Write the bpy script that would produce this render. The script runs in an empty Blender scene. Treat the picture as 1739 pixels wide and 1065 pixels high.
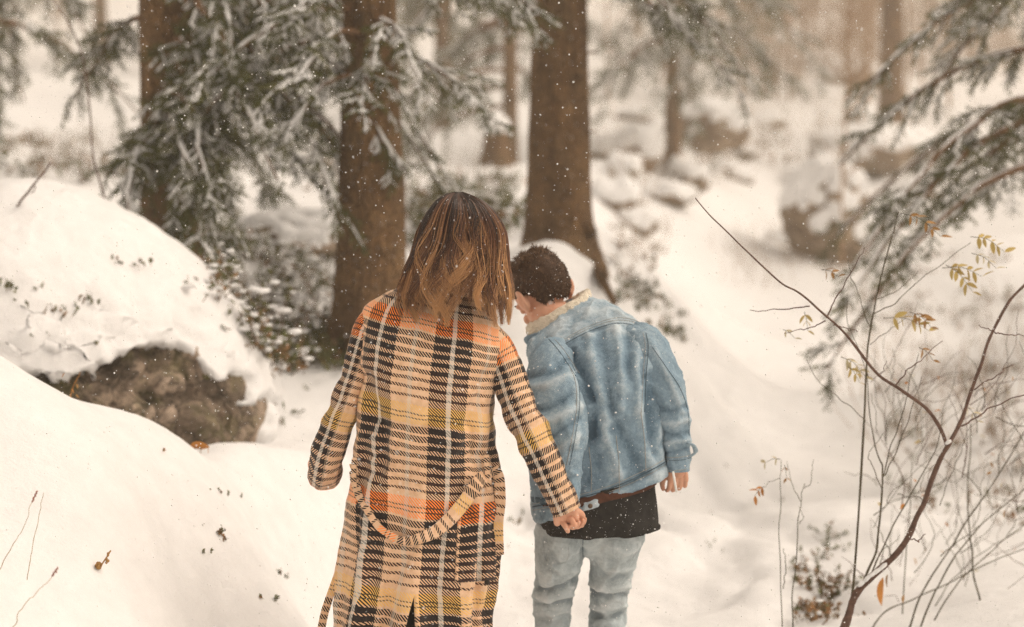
import bpy, math, random
import numpy as np
from mathutils import Vector, Matrix
from mathutils.bvhtree import BVHTree

# ------------------------------------------------------------------ camera, world, sun, exposure
W, H, F = 1739.0, 1065.0, 2898.0
CX, CY = W / 2, H / 2
PITCH = math.atan((CY - 300.0) / F)
CAMZ = 1.72
scene = bpy.context.scene
cam_data = bpy.data.cameras.new('camera')
cam_data.sensor_width = 36.0
cam_data.lens = F * 36.0 / W
cam_data.clip_start = 0.05
cam_data.clip_end = 2000.0
cam_data.dof.use_dof = True
cam_data.dof.focus_distance = 4.80
cam_data.dof.aperture_fstop = 1.7
cam = bpy.data.objects.new('camera', cam_data)
cam.location = (0, 0, CAMZ)
cam.rotation_euler = (math.pi / 2 - PITCH, 0, 0)
scene.collection.objects.link(cam)
scene.camera = cam

SUN_EL, SUN_AZ = math.radians(52), math.radians(92)     # azimuth from +Y towards +X
world = bpy.data.worlds.new('World')
scene.world = world
world.use_nodes = True
wn = world.node_tree
sky = wn.nodes.new('ShaderNodeTexSky')
sky.sky_type = 'NISHITA'
sky.sun_disc = False
sky.sun_elevation = SUN_EL
sky.sun_rotation = SUN_AZ
sky.dust_density = 3.0
hsv = wn.nodes.new('ShaderNodeHueSaturation')
hsv.inputs['Saturation'].default_value = 0.18            # snow cloud: nearly colourless
tint = wn.nodes.new('ShaderNodeMix')
tint.data_type = 'RGBA'
tint.blend_type = 'MULTIPLY'
tint.inputs['Factor'].default_value = 1.0
tint.inputs[7].default_value = (1.0, 0.875, 0.745, 1)
wn.links.new(sky.outputs[0], hsv.inputs['Color'])
wn.links.new(hsv.outputs[0], tint.inputs[6])
wn.links.new(tint.outputs[2], wn.nodes['Background'].inputs['Color'])
wn.nodes['Background'].inputs['Strength'].default_value = 0.15

sun_data = bpy.data.lights.new('sun', 'SUN')
sun_data.energy = 0.8
sun_data.angle = math.radians(40)
sun_data.color = (1.0, 0.90, 0.79)
sun = bpy.data.objects.new('sun', sun_data)
sun.rotation_euler = (math.pi / 2 - SUN_EL, 0, math.pi - SUN_AZ)
sun.location = (0, 0, 20)
scene.collection.objects.link(sun)

scene.view_settings.view_transform = 'Standard'
scene.view_settings.look = 'None'
scene.view_settings.gamma = 1.0
scene.view_settings.exposure = 0.57
scene.cycles.use_denoising = True
scene.cycles.denoising_prefilter = 'NONE'        # keeps the weave and the bark
scene.cycles.use_adaptive_sampling = True
scene.cycles.adaptive_threshold = 0.025
scene.cycles.adaptive_min_samples = 48
scene.cycles.max_bounces = 6
scene.cycles.diffuse_bounces = 4
scene.cycles.glossy_bounces = 2
scene.cycles.transmission_bounces = 2
scene.cycles.volume_bounces = 2
scene.cycles.transparent_max_bounces = 6
scene.cycles.caustics_reflective = False
scene.cycles.caustics_refractive = False

# ------------------------------------------------------------------ helpers
col = scene.collection
rng = np.random.default_rng(11)
R = random.Random(5)
PI = math.pi
_sp, _cp = math.sin(PITCH), math.cos(PITCH)


def P(px, py, Y):
    """World point seen at photo pixel (px, py) on the plane y = Y."""
    a = (px - CX) / F
    b = (CY - py) / F
    d = np.array([a, b * _sp + _cp, b * _cp - _sp])
    t = Y / d[1]
    return np.array([d[0] * t, Y, CAMZ + d[2] * t])


def proj(v):
    """Photo pixels of an array of world points."""
    v = np.asarray(v, float)
    x, y, z = v[..., 0], v[..., 1], v[..., 2] - CAMZ
    depth = y * _cp - z * _sp
    up = y * _sp + z * _cp
    return CX + F * x / depth, CY - F * up / depth


def _hash(i, j, k, seed):
    with np.errstate(over='ignore'):
        n = (i.astype(np.uint32) * np.uint32(374761393) + j.astype(np.uint32) * np.uint32(668265263)
             + k.astype(np.uint32) * np.uint32(2147483647) + np.uint32(seed * 144269 + 12345))
        n = (n ^ (n >> np.uint32(13))) * np.uint32(1274126177)
        n = n ^ (n >> np.uint32(16))
        n = n * np.uint32(2246822519)
        n = n ^ (n >> np.uint32(15))
    return (n & np.uint32(0xFFFFF)).astype(float) / 0xFFFFF


def vnoise(p, seed=0):
    p = np.asarray(p, float)
    f = np.floor(p)
    i = f.astype(np.int64)
    t = p - f
    t = t * t * (3 - 2 * t)
    o = 0
    for dx in (0, 1):
        for dy in (0, 1):
            for dz in (0, 1):
                w = (t[..., 0] if dx else 1 - t[..., 0]) * (t[..., 1] if dy else 1 - t[..., 1]) * (t[..., 2] if dz else 1 - t[..., 2])
                o = o + w * _hash(i[..., 0] + dx, i[..., 1] + dy, i[..., 2] + dz, seed)
    return o * 2 - 1


def fbm(p, oct=4, seed=0):
    p = np.asarray(p, float)
    o, a = 0, 1.0
    for k in range(oct):
        o = o + a * vnoise(p, seed + k * 7)
        p = p * 2.03 + 17.3
        a *= 0.5
    return o


def smooth(x, a, b):
    t = np.clip((np.asarray(x, float) - a) / (b - a), 0, 1)
    return t * t * (3 - 2 * t)


def mesh_np(name, verts, faces, smooth_shade=True, uv=None, attrs=None):
    """faces: one array (n, 3|4) or a list of such arrays. uv: per vertex. attrs: {name: per-vertex float}."""
    me = bpy.data.meshes.new(name)
    verts = np.asarray(verts, np.float32)
    fl = faces if isinstance(faces, list) else [faces]
    fl = [np.asarray(f, np.int32) for f in fl if len(f)]
    loops = np.concatenate([f.ravel() for f in fl])
    sizes = np.concatenate([np.full(len(f), f.shape[1], np.int32) for f in fl])
    starts = np.concatenate([[0], np.cumsum(sizes)[:-1]]).astype(np.int32)
    me.vertices.add(len(verts))
    me.vertices.foreach_set('co', verts.ravel())
    me.loops.add(len(loops))
    me.loops.foreach_set('vertex_index', loops)
    me.polygons.add(len(sizes))
    me.polygons.foreach_set('loop_start', starts)
    me.polygons.foreach_set('loop_total', sizes)
    if smooth_shade:
        me.polygons.foreach_set('use_smooth', np.ones(len(sizes), bool))
    if uv is not None:
        l = me.uv_layers.new(name='UVMap')
        l.data.foreach_set('uv', np.asarray(uv, np.float32)[loops].ravel())
    for k, a in (attrs or {}).items():
        at = me.attributes.new(k, 'FLOAT', 'POINT')
        at.data.foreach_set('value', np.asarray(a, np.float32).ravel())
    me.update(calc_edges=True)
    me.validate()
    return me


def obj(name, me, material=None, parent=None, loc=None):
    o = bpy.data.objects.new(name, me)
    col.objects.link(o)
    if material is not None and me is not None and not me.materials:
        me.materials.append(material)
    if parent is not None:
        o.parent = parent
        if parent.type == 'EMPTY' or tuple(parent.location) != (0, 0, 0):
            pass
    if loc is not None:
        o.location = loc
    return o


def thing(name, label, cat, loc=(0, 0, 0), group=None):
    o = bpy.data.objects.new(name, None)
    o.empty_display_size = 0.1
    col.objects.link(o)
    o.location = loc
    tag(o, label, cat, group)
    return o


def tag(o, label=None, cat=None, group=None, kind=None):
    if label: o['label'] = label
    if cat: o['category'] = cat
    if group: o['group'] = group
    if kind: o['kind'] = kind
    return o


def child(name, verts, faces, material, parent, **kw):
    """A part built in world coordinates and hung under a thing: vertices are made local to the root empty."""
    off = np.zeros(3)
    p = parent
    while p is not None:
        off += np.array(p.location)
        p = p.parent
    return obj(name, mesh_np(name, np.asarray(verts, float) - off, faces, **kw), material, parent)


class MB:
    """Collects tri/quad pieces as numpy arrays."""
    def __init__(self):
        self.v, self.f3, self.f4, self.n, self.a = [], [], [], 0, []

    def add(self, v, f, a=None):
        v = np.asarray(v, float)
        f = np.asarray(f, np.int64)
        if len(v) == 0 or len(f) == 0: return
        (self.f3 if f.shape[1] == 3 else self.f4).append(f + self.n)
        self.v.append(v)
        self.a.append(np.zeros(len(v)) if a is None else np.broadcast_to(np.asarray(a, float), (len(v),)))
        self.n += len(v)

    def get(self):
        fs = []
        if self.f3: fs.append(np.concatenate(self.f3))
        if self.f4: fs.append(np.concatenate(self.f4))
        return np.concatenate(self.v), fs

    def attr(self):
        return np.concatenate(self.a)


def catmull(pts, n):
    """n samples along a Catmull-Rom curve through the rows of pts."""
    pts = np.asarray(pts, float)
    m = len(pts)
    if m == 2:
        t = np.linspace(0, 1, n)[:, None]
        return pts[0] * (1 - t) + pts[1] * t
    q = np.vstack([2 * pts[0] - pts[1], pts, 2 * pts[-1] - pts[-2]])
    t = np.linspace(0, m - 1, n)
    i = np.minimum(t.astype(int), m - 2)
    s = (t - i)[:, None]
    p0, p1, p2, p3 = q[i], q[i + 1], q[i + 2], q[i + 3]
    return 0.5 * ((2 * p1) + (-p0 + p2) * s + (2 * p0 - 5 * p1 + 4 * p2 - p3) * s ** 2 + (-p0 + 3 * p1 - 3 * p2 + p3) * s ** 3)


def grid_faces(nr, ns, closed=True):
    i = np.arange(nr - 1)[:, None]
    j = np.arange(ns if closed else ns - 1)[None, :]
    j2 = (j + 1) % ns
    return np.stack([i * ns + j, i * ns + j2, (i + 1) * ns + j2, (i + 1) * ns + j], -1).reshape(-1, 4)


def tube(pts, rad, sides=6, cap=True, flat=None, twist_ref=None):
    """Tube along pts with radii; returns v, quad faces (ends closed by pinching)."""
    pts = np.asarray(pts, float)
    n = len(pts)
    rad = np.broadcast_to(np.asarray(rad, float), (n,))
    T = np.gradient(pts, axis=0)
    T /= np.linalg.norm(T, axis=1)[:, None] + 1e-12
    ref = np.array(twist_ref if twist_ref is not None else ([0, 1, 0.2] if abs(T[:, 2]).mean() > 0.6 else [0, 0, 1.0]), float)
    S = np.cross(T, ref)
    S /= np.linalg.norm(S, axis=1)[:, None] + 1e-12
    U = np.cross(S, T)
    a = np.linspace(0, 2 * PI, sides, endpoint=False)
    fl = 1.0 if flat is None else flat
    ring = pts[:, None, :] + rad[:, None, None] * (np.cos(a)[None, :, None] * S[:, None, :] + fl * np.sin(a)[None, :, None] * U[:, None, :])
    if cap:
        ring = np.concatenate([np.repeat(pts[:1, None, :], sides, 1) - T[0] * rad[0] * 0.3, ring, np.repeat(pts[-1:, None, :], sides, 1) + T[-1] * rad[-1] * 0.3])
    return ring.reshape(-1, 3), grid_faces(len(ring), sides)


def icosphere(sub=2):
    import bmesh
    bm = bmesh.new()
    bmesh.ops.create_icosphere(bm, subdivisions=sub, radius=1.0)
    v = np.array([x.co[:] for x in bm.verts])
    f = np.array([[x.index for x in q.verts] for q in bm.faces])
    bm.free()
    return v, f


ICO = {k: icosphere(k) for k in (1, 2, 3, 4, 5)}


def remesh(mb, voxel, iters=4, factor=0.5):
    """Voxel-unite closed pieces into one continuous surface; returns v, faces."""
    v, f = mb.get()
    me = mesh_np('tmp', v, f)
    o = bpy.data.objects.new('tmp', me)
    col.objects.link(o)
    m = o.modifiers.new('r', 'REMESH')
    m.mode = 'VOXEL'
    m.voxel_size = voxel
    if iters:
        s = o.modifiers.new('s', 'SMOOTH')
        s.iterations = iters
        s.factor = factor
    dg = bpy.context.evaluated_depsgraph_get()
    e = o.evaluated_get(dg)
    m2 = e.to_mesh()
    vv = np.empty(len(m2.vertices) * 3, np.float32)
    m2.vertices.foreach_get('co', vv)
    ff = [[], []]
    for p in m2.polygons:
        k = len(p.vertices)
        if k in (3, 4): ff[k - 3].append(tuple(p.vertices))
    e.to_mesh_clear()
    bpy.data.objects.remove(o)
    bpy.data.meshes.remove(me)
    return vv.reshape(-1, 3).astype(float), [np.array(x) for x in ff if x]


# ------------------------------------------------------------------ materials
class NT:
    def __init__(self, name):
        self.m = bpy.data.materials.new(name)
        self.m.use_nodes = True
        self.t = self.m.node_tree
        self.b = self.t.nodes['Principled BSDF']

    def n(self, typ, ins=None, **props):
        x = self.t.nodes.new('ShaderNode' + typ)
        for k, v in props.items(): setattr(x, k, v)
        for k, v in (ins or {}).items(): self.put(x.inputs[k], v)
        return x

    def put(self, sock, v):
        if isinstance(v, bpy.types.NodeSocket): self.t.links.new(v, sock)
        else:
            if isinstance(v, tuple) and len(v) == 3 and sock.type == 'RGBA': v = v + (1,)
            sock.default_value = v

    def math(self, op, a, b=0.0, c=None):
        x = self.n('Math', {0: a, 1: b}, operation=op)
        if c is not None: self.put(x.inputs[2], c)
        return x.outputs[0]

    def mix(self, f, a, b, blend='MIX'):
        x = self.n('Mix', data_type='RGBA', blend_type=blend)
        self.put(x.inputs[0], f); self.put(x.inputs[6], a); self.put(x.inputs[7], b)
        return x.outputs[2]

    def ramp(self, f, stops, interp='LINEAR'):
        x = self.n('ValToRGB', {0: f})
        r = x.color_ramp
        r.interpolation = interp
        while len(r.elements) < len(stops): r.elements.new(0.5)
        for e, (p, c) in zip(r.elements, stops):
            e.position = p
            e.color = (c, c, c, 1) if isinstance(c, (int, float)) else tuple(c) + (1,)
        return x.outputs[0]

    def coord(self, which='Object'):
        return self.n('TexCoord').outputs[which]

    def noise(self, vec, scale, detail=4, rough=0.55, out=0, **kw):
        return self.n('TexNoise', {'Vector': vec, 'Scale': scale, 'Detail': detail, 'Roughness': rough}, **kw).outputs[out]

    def mapping(self, vec, scale=(1, 1, 1), rot=(0, 0, 0), loc=(0, 0, 0)):
        return self.n('Mapping', {'Vector': vec, 'Scale': scale, 'Rotation': rot, 'Location': loc}).outputs[0]

    def attr(self, name, out='Fac'):
        return self.n('Attribute', attribute_name=name).outputs[out]

    def bump(self, h, strength=0.4, dist=0.01):
        x = self.n('Bump', {'Height': h, 'Strength': strength, 'Distance': dist})
        self.t.links.new(x.outputs[0], self.b.inputs['Normal'])

    def set(self, color=None, rough=None, spec=None, **kw):
        if color is not None: self.put(self.b.inputs['Base Color'], color)
        if rough is not None: self.put(self.b.inputs['Roughness'], rough)
        if spec is not None: self.put(self.b.inputs['Specular IOR Level'], spec)
        for k, v in kw.items(): self.put(self.b.inputs[k.replace('_', ' ')], v)
        return self.m


def m_snow(name='snow', scale=1.0, b1=0.32):
    t = NT(name)
    c = t.coord('Object')
    n1 = t.noise(c, 9 * scale, 5, 0.6)
    n2 = t.noise(c, 130 * scale, 3, 0.7)
    h = t.math('ADD', t.math('ADD', t.math('MULTIPLY', n1, 1.0), t.math('MULTIPLY', n2, 0.14)), t.math('MULTIPLY', t.noise(c, 34 * scale, 4, 0.7), 0.35))
    t.bump(h, b1, 0.05)
    colr = t.mix(t.ramp(n1, [(0.3, 0.0), (0.75, 1.0)]), (0.74, 0.735, 0.73), (0.82, 0.815, 0.81))
    return t.set(colr, 0.75, 0.25)


def m_plain(name, a, b, scale=20, rough=0.8, bump=0.3, dist=0.01, spec=0.2, detail=5):
    t = NT(name)
    c = t.coord('Object')
    n = t.noise(c, scale, detail, 0.6)
    t.bump(n, bump, dist)
    return t.set(t.mix(t.ramp(n, [(0.32, 0.0), (0.68, 1.0)]), a, b), rough, spec)


M = {}
M['snow'] = m_snow('snow')
M['tree_snow'] = m_plain('tree_snow', (0.74, 0.735, 0.73), (0.86, 0.855, 0.85), 30, 0.8, 0.3, 0.01)


def m_bark():
    t = NT('bark')
    c = t.coord('Object')
    big = t.noise(c, 5, 4)
    s = t.mapping(c, (26, 26, 9))
    vo = t.n('TexVoronoi', {'Vector': t.mix(0.12, s, t.noise(c, 14, 3, out=1)), 'Scale': 1.0}, feature='DISTANCE_TO_EDGE').outputs[0]
    crack = t.ramp(vo, [(0.0, 0.0), (0.12, 1.0)])
    fine = t.noise(c, 60, 5, 0.7)
    base = t.mix(t.ramp(big, [(0.35, 0), (0.65, 1)]), (0.28, 0.15, 0.066), (0.48, 0.28, 0.125))
    base = t.mix(t.math('MULTIPLY', t.ramp(t.noise(c, 17, 4, 0.7), [(0.52, 0.0), (0.66, 1.0)]), 0.55), base, (0.46, 0.29, 0.15))
    base = t.mix(t.math('MULTIPLY', t.ramp(t.noise(t.mapping(c, (9, 9, 1.6)), 1.0, 4, 0.65), [(0.40, 1.0), (0.62, 0.0)]), 0.42), base, (0.095, 0.055, 0.03))
    base = t.mix(t.math('MULTIPLY', t.ramp(t.noise(c, 3.2, 3), [(0.55, 0.0), (0.72, 1.0)]), 0.4), base, (0.40, 0.30, 0.17))
    base = t.mix(t.math('MULTIPLY', crack, 0.6), t.mix(0.4, base, (0.03, 0.022, 0.016)), base)
    base = t.mix(t.ramp(fine, [(0.35, 0.75), (0.6, 0.0)]), base, (0.04, 0.03, 0.02))
    base = t.mix(t.math('MULTIPLY', t.ramp(t.noise(c, 38, 3, 0.6), [(0.66, 0.0), (0.72, 1.0)]), 0.75), base, (0.62, 0.60, 0.57))
    t.bump(t.math('ADD', crack, t.math('MULTIPLY', fine, 1.2)), 1.0, 0.02)
    return t.set(base, 0.9, 0.15)


M['bark'] = m_bark()


def m_needles(name, a, b):
    t = NT(name)
    n = t.noise(t.coord('Object'), 6, 3)
    c = t.mix(t.ramp(n, [(0.35, 0), (0.65, 1)]), a, b)
    c = t.mix(t.math('MULTIPLY', t.attr('tone'), 0.75), c, (0.085, 0.055, 0.028))
    return t.set(c, 0.6, 0.25)


M['needles'] = m_needles('needles', (0.060, 0.080, 0.020), (0.16, 0.165, 0.045))
M['twig'] = m_plain('twig', (0.11, 0.058, 0.030), (0.21, 0.12, 0.062), 30, 0.75, 0.3)
M['bare_bark'] = m_plain('bare_bark', (0.22, 0.135, 0.075), (0.38, 0.24, 0.135), 20, 0.8, 0.3)

# ------------------------------------------------------------------ terrain
CTRL_PX = [  # (photo x, photo y, distance): the lie of the land
    (0, 1065, 4.2), (150, 1065, 4.4), (330, 1065, 4.9), (530, 1065, 6.0),
    (0, 850, 4.7), (200, 850, 4.9), (400, 880, 5.6), (520, 900, 6.5),
    (-120, 560, 5.2), (0, 605, 5.3), (60, 652, 5.4), (110, 688, 5.5), (200, 700, 5.6), (255, 716, 5.65), (300, 748, 5.75), (337, 773, 5.9), (375, 764, 6.1), (415, 743, 6.4), (460, 735, 6.7), (530, 748, 7.3),
    (0, 660, 5.75), (110, 730, 5.9), (200, 735, 6.0), (300, 780, 6.1), (340, 800, 6.25), (400, 775, 6.7), (460, 762, 7.1), (530, 770, 7.8),
    (480, 680, 8.2), (540, 640, 8.6), (600, 615, 8.7), (690, 600, 8.9), (430, 560, 9.0), (380, 480, 9.3), (330, 420, 9.8), (250, 370, 10.5), (520, 470, 10.2), (560, 420, 11.5), (100, 330, 11.5),
    (760, 560, 9.6), (780, 470, 10.8), (780, 400, 13), (850, 330, 17), (700, 330, 17),
    (940, 414, 10.25), (1000, 428, 10.25), (890, 425, 10.4), (870, 520, 9.7), (960, 500, 9.8), (1050, 500, 10.6), (1110, 545, 10.8), (1160, 590, 11.2), (1205, 690, 11.4), (880, 760, 8.6), (860, 900, 7.4), (1000, 640, 9.7), (1080, 700, 9.9), (1020, 380, 13), (1080, 420, 15),
    (1300, 755, 11), (1260, 645, 14), (1220, 560, 17.5), (1180, 465, 22), (1135, 395, 27), (1200, 340, 31), (1280, 290, 36), (1330, 200, 48), (1380, 150, 60),
    (1739, 1065, 5.5), (1450, 1065, 6.0), (1300, 1065, 6.4), (1100, 1065, 6.5), (900, 1065, 6.5), (1250, 880, 8.3), (1450, 850, 8.6), (1600, 850, 8.8), (1739, 830, 9.0),
    (1739, 700, 11.5), (1600, 650, 13), (1739, 560, 15), (1450, 600, 15.5), (1330, 520, 20), (1400, 450, 25), (1500, 470, 21), (1600, 430, 22), (1739, 400, 22), (1600, 300, 34), (1510, 232, 40), (1739, 250, 40), (1400, 300, 36), (1420, 230, 45),
    (1040, 330, 22), (1100, 300, 26), (1150, 260, 31), (1250, 240, 37), (1000, 270, 30), (850, 285, 30), (600, 300, 25), (300, 290, 22), (120, 215, 27), (40, 190, 30),
    (0, 95, 60), (400, 110, 60), (800, 115, 62), (1200, 120, 65), (1739, 140, 62), (1500, 130, 65),
]
CTRL_XYZ = [(-0.22, 4.83, 0), (0.2, 5.1, -0.02), (0.0, 4.2, 0.0), (0.1, 5.9, 0.0), (0.2, 3, 0.0), (0, 1, 0), (-0.45, 4.8, 0.04), (1.0, 5.2, 0.02), (1.6, 4.5, 0.12), (1.2, 3, 0.05), (2.5, 2, 0.3), (-1.5, 3, 0.55), (-1.4, 1, 0.45),
             (-3, 4, 1.3), (-4, 8, 1.6), (-6, 12, 2.0), (-8, 3, 2.2), (5, 5, 0.6), (6, 9, 0.5), (9, 14, 1.0), (0, -2, 0), (-4, -2, 1.2), (4, -2, 0.6),
             (15, 25, 2.0), (-14, 25, 3.5), (25, 45, 4.5), (-25, 45, 6), (0, 110, 12.2), (-60, 110, 13), (60, 110, 12), (0, 260, 30), (-200, 260, 32), (200, 260, 30)]
_ctrl = np.array([P(*c) for c in CTRL_PX] + [np.array(c, float) for c in CTRL_XYZ])


def _q(x, y):
    y = np.clip(y, -2.0, 260)
    return np.stack([np.clip(x / (y + 3.0) * 3.2, -4, 4), np.log(y + 3.2) * 3.2], -1)


_cq = _q(_ctrl[:, 0], _ctrl[:, 1])
_K = np.sqrt(((_cq[:, None] - _cq[None]) ** 2).sum(-1) + 0.012)
_n = len(_cq)
_A = np.zeros((_n + 1, _n + 1))
_A[:_n, :_n] = _K + np.eye(_n) * -0.004
_A[:_n, _n] = 1
_A[_n, :_n] = 1
_w = np.linalg.solve(_A, np.append(_ctrl[:, 2], 0))


def terrain_z(x, y, detail=True):
    x = np.asarray(x, float); y = np.asarray(y, float)
    q = _q(x, y)
    o = np.empty(q.shape[:-1])
    fq, fo = q.reshape(-1, 2), o.reshape(-1)
    for s in range(0, len(fq), 20000):
        d = np.sqrt(((fq[s:s + 20000, None] - _cq[None]) ** 2).sum(-1) + 0.012)
        fo[s:s + 20000] = d @ _w[:_n] + _w[_n]
    if detail:
        z0 = np.zeros_like(x)
        far = smooth(y, 6.5, 14)
        o = o + 0.018 * fbm(np.stack([x * 1.7, y * 1.1, z0], -1), 3, 3) * (1 - 0.5 * far)
        o = o + far * 0.10 * fbm(np.stack([x * 0.7, y * 0.5, z0 + 5], -1), 4, 9) * (0.4 + smooth(np.abs(x - 0.06 * y), 0.5, 3))
        o = o + 0.006 * fbm(np.stack([x * 7, y * 6, z0 + 2], -1), 2, 21)
        trod = smooth(y, 5.6, 6.6) * (1 - smooth(y, 16, 24)) * np.exp(-((x - 0.075 * y) / 1.1) ** 2)      # trodden snow of the path
        o = o - trod * 0.085 * smooth(fbm(np.stack([x * 3.4, y * 2.6, z0 + 7], -1), 2, 71), 0.05, 0.5) + trod * 0.02 * fbm(np.stack([x * 9, y * 8, z0], -1), 2, 73)
    return o


ys = np.concatenate([np.linspace(-30, 1.8, 16), np.arange(2.0, 13, 0.055), np.geomspace(13, 260, 130)])
tt = np.linspace(-1, 1, 441)
YY, TT = np.meshgrid(ys, tt, indexing='ij')
XX = (13 + np.abs(YY) * 1.15) * np.sign(TT) * np.abs(TT) ** 1.9
ZZ = terrain_z(XX, YY)
terr_v = np.stack([XX, YY, ZZ], -1).reshape(-1, 3)
terr_f = grid_faces(len(ys), len(tt), False)
ground = obj('ground', mesh_np('ground', terr_v, terr_f[:, ::-1]), M['snow'])
tag(ground, kind='structure', label='snow covered forest ground with a path rising between banks')
terr_bvh = BVHTree.FromPolygons([Vector(v) for v in terr_v], terr_f.tolist())


def ground_z(x, y):
    h = terr_bvh.ray_cast(Vector((x, y, 60)), Vector((0, 0, -1)))
    return h[0].z if h[0] is not None else float(terrain_z(np.array([x]), np.array([y]))[0])


def cast(px, py, bvhs):
    d = Vector(P(px, py, 10.0)) - Vector((0, 0, CAMZ))
    d.normalize()
    best = None
    for b in bvhs:
        h = b.ray_cast(Vector((0, 0, CAMZ)), d)
        if h[0] is not None and (best is None or h[3] < best[2]): best = (np.array(h[0]), np.array(h[1]), h[3])
    return best


# ------------------------------------------------------------------ rocks
def m_rock(name, dark, mid, light, moss, scale=1.0, mossamt=0.5):
    t = NT(name)
    c = t.coord('Object')
    vo = t.n('TexVoronoi', {'Vector': t.mix(0.25, c, t.noise(c, 5 * scale, 3, out=1)), 'Scale': 9 * scale}, feature='F1')
    edge = t.n('TexVoronoi', {'Vector': t.mix(0.25, c, t.noise(c, 5 * scale, 3, out=1)), 'Scale': 9 * scale}, feature='DISTANCE_TO_EDGE').outputs[0]
    cell = t.n('SeparateColor', {0: vo.outputs['Color']}).outputs[0]
    n1 = t.noise(c, 7 * scale, 6, 0.65)
    n2 = t.noise(c, 45 * scale, 6, 0.7)
    base = t.mix(t.ramp(n1, [(0.36, 0), (0.62, 1)]), dark, mid)
    base = t.mix(t.math('MULTIPLY', t.ramp(cell, [(0.45, 0), (0.9, 1)]), 0.55), base, light)
    base = t.mix(t.ramp(n2, [(0.35, 0.55), (0.6, 0.0)]), base, dark)
    base = t.mix(t.math('MULTIPLY', t.ramp(edge, [(0.0, 1), (0.06, 0)]), 0.6), base, (0.02, 0.017, 0.013))
    mo = t.ramp(t.noise(c, 6 * scale, 5, 0.7), [(0.5, 0), (0.62, 1)])
    base = t.mix(t.math('MULTIPLY', mo, mossamt), base, moss)
    t.bump(t.math('ADD', t.math('ADD', n1, n2), t.ramp(edge, [(0.0, 0), (0.12, 0.8)])), 0.8, 0.03 / scale)
    return t.set(base, 0.9, 0.2)


M['rock'] = m_rock('rock', (0.075, 0.058, 0.042), (0.42, 0.32, 0.235), (0.80, 0.62, 0.48), (0.14, 0.135, 0.045))
M['far_rock'] = m_rock('far_rock', (0.18, 0.125, 0.08), (0.40, 0.29, 0.195), (0.55, 0.42, 0.30), (0.14, 0.12, 0.06), 0.5)


def seg_dist(px, py, poly):
    """Signed distance to a polygon in the same units (inside negative)."""
    poly = np.asarray(poly, float)
    d = np.full(px.shape, 1e9)
    ins = np.zeros(px.shape, bool)
    for a, b in zip(poly, np.roll(poly, -1, 0)):
        ab = b - a
        t = np.clip(((px - a[0]) * ab[0] + (py - a[1]) * ab[1]) / (ab @ ab), 0, 1)
        d = np.minimum(d, np.hypot(px - a[0] - t * ab[0], py - a[1] - t * ab[1]))
        c = ((a[1] > py) != (b[1] > py)) & (px < (b[0] - a[0]) * (py - a[1]) / (b[1] - a[1] + 1e-9) + a[0])
        ins ^= c
    return np.where(ins, -d, d)


def sphere_grid(nu, nv):
    u = np.linspace(0, 2 * PI, nu, endpoint=False)
    v = np.linspace(0.002, PI - 0.002, nv)
    V, U = np.meshgrid(v, u, indexing='ij')
    return np.stack([np.sin(V) * np.cos(U), np.sin(V) * np.sin(U), np.cos(V)], -1).reshape(-1, 3), grid_faces(nv, nu)[:, ::-1]


def normals(v, f):
    fn = np.zeros_like(v)
    q = f if f.shape[1] == 4 else f
    a = np.cross(v[q[:, 1]] - v[q[:, 0]], v[q[:, 2]] - v[q[:, 0]])
    for k in range(q.shape[1]):
        for c in range(3):
            fn[:, c] += np.bincount(q[:, k], a[:, c], len(v))
    return fn / (np.linalg.norm(fn, axis=1)[:, None] + 1e-12)


def facet(d, n, seed, lo=0.78):
    """Radius factor that cuts a round stone by random planes, for flat broken faces."""
    r = np.random.default_rng(seed)
    pn = r.normal(size=(n, 3)); pn /= np.linalg.norm(pn, axis=1)[:, None]
    h = r.uniform(lo, 1.0, n)
    dots = d @ pn.T
    lim = np.where(dots > 0.05, h / np.maximum(dots, 0.05), 9)
    return np.minimum(lim.min(1), 1.15)


# the large boulder on the bank
boulder_poly = [(30, 628), (90, 640), (150, 628), (185, 606), (235, 588), (300, 590), (325, 612), (345, 640), (362, 655), (392, 640), (412, 640), (416, 662), (398, 690), (420, 700), (452, 672), (468, 690), (460, 720), (445, 760), (380, 830), (300, 830), (130, 740), (40, 680)]


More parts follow.
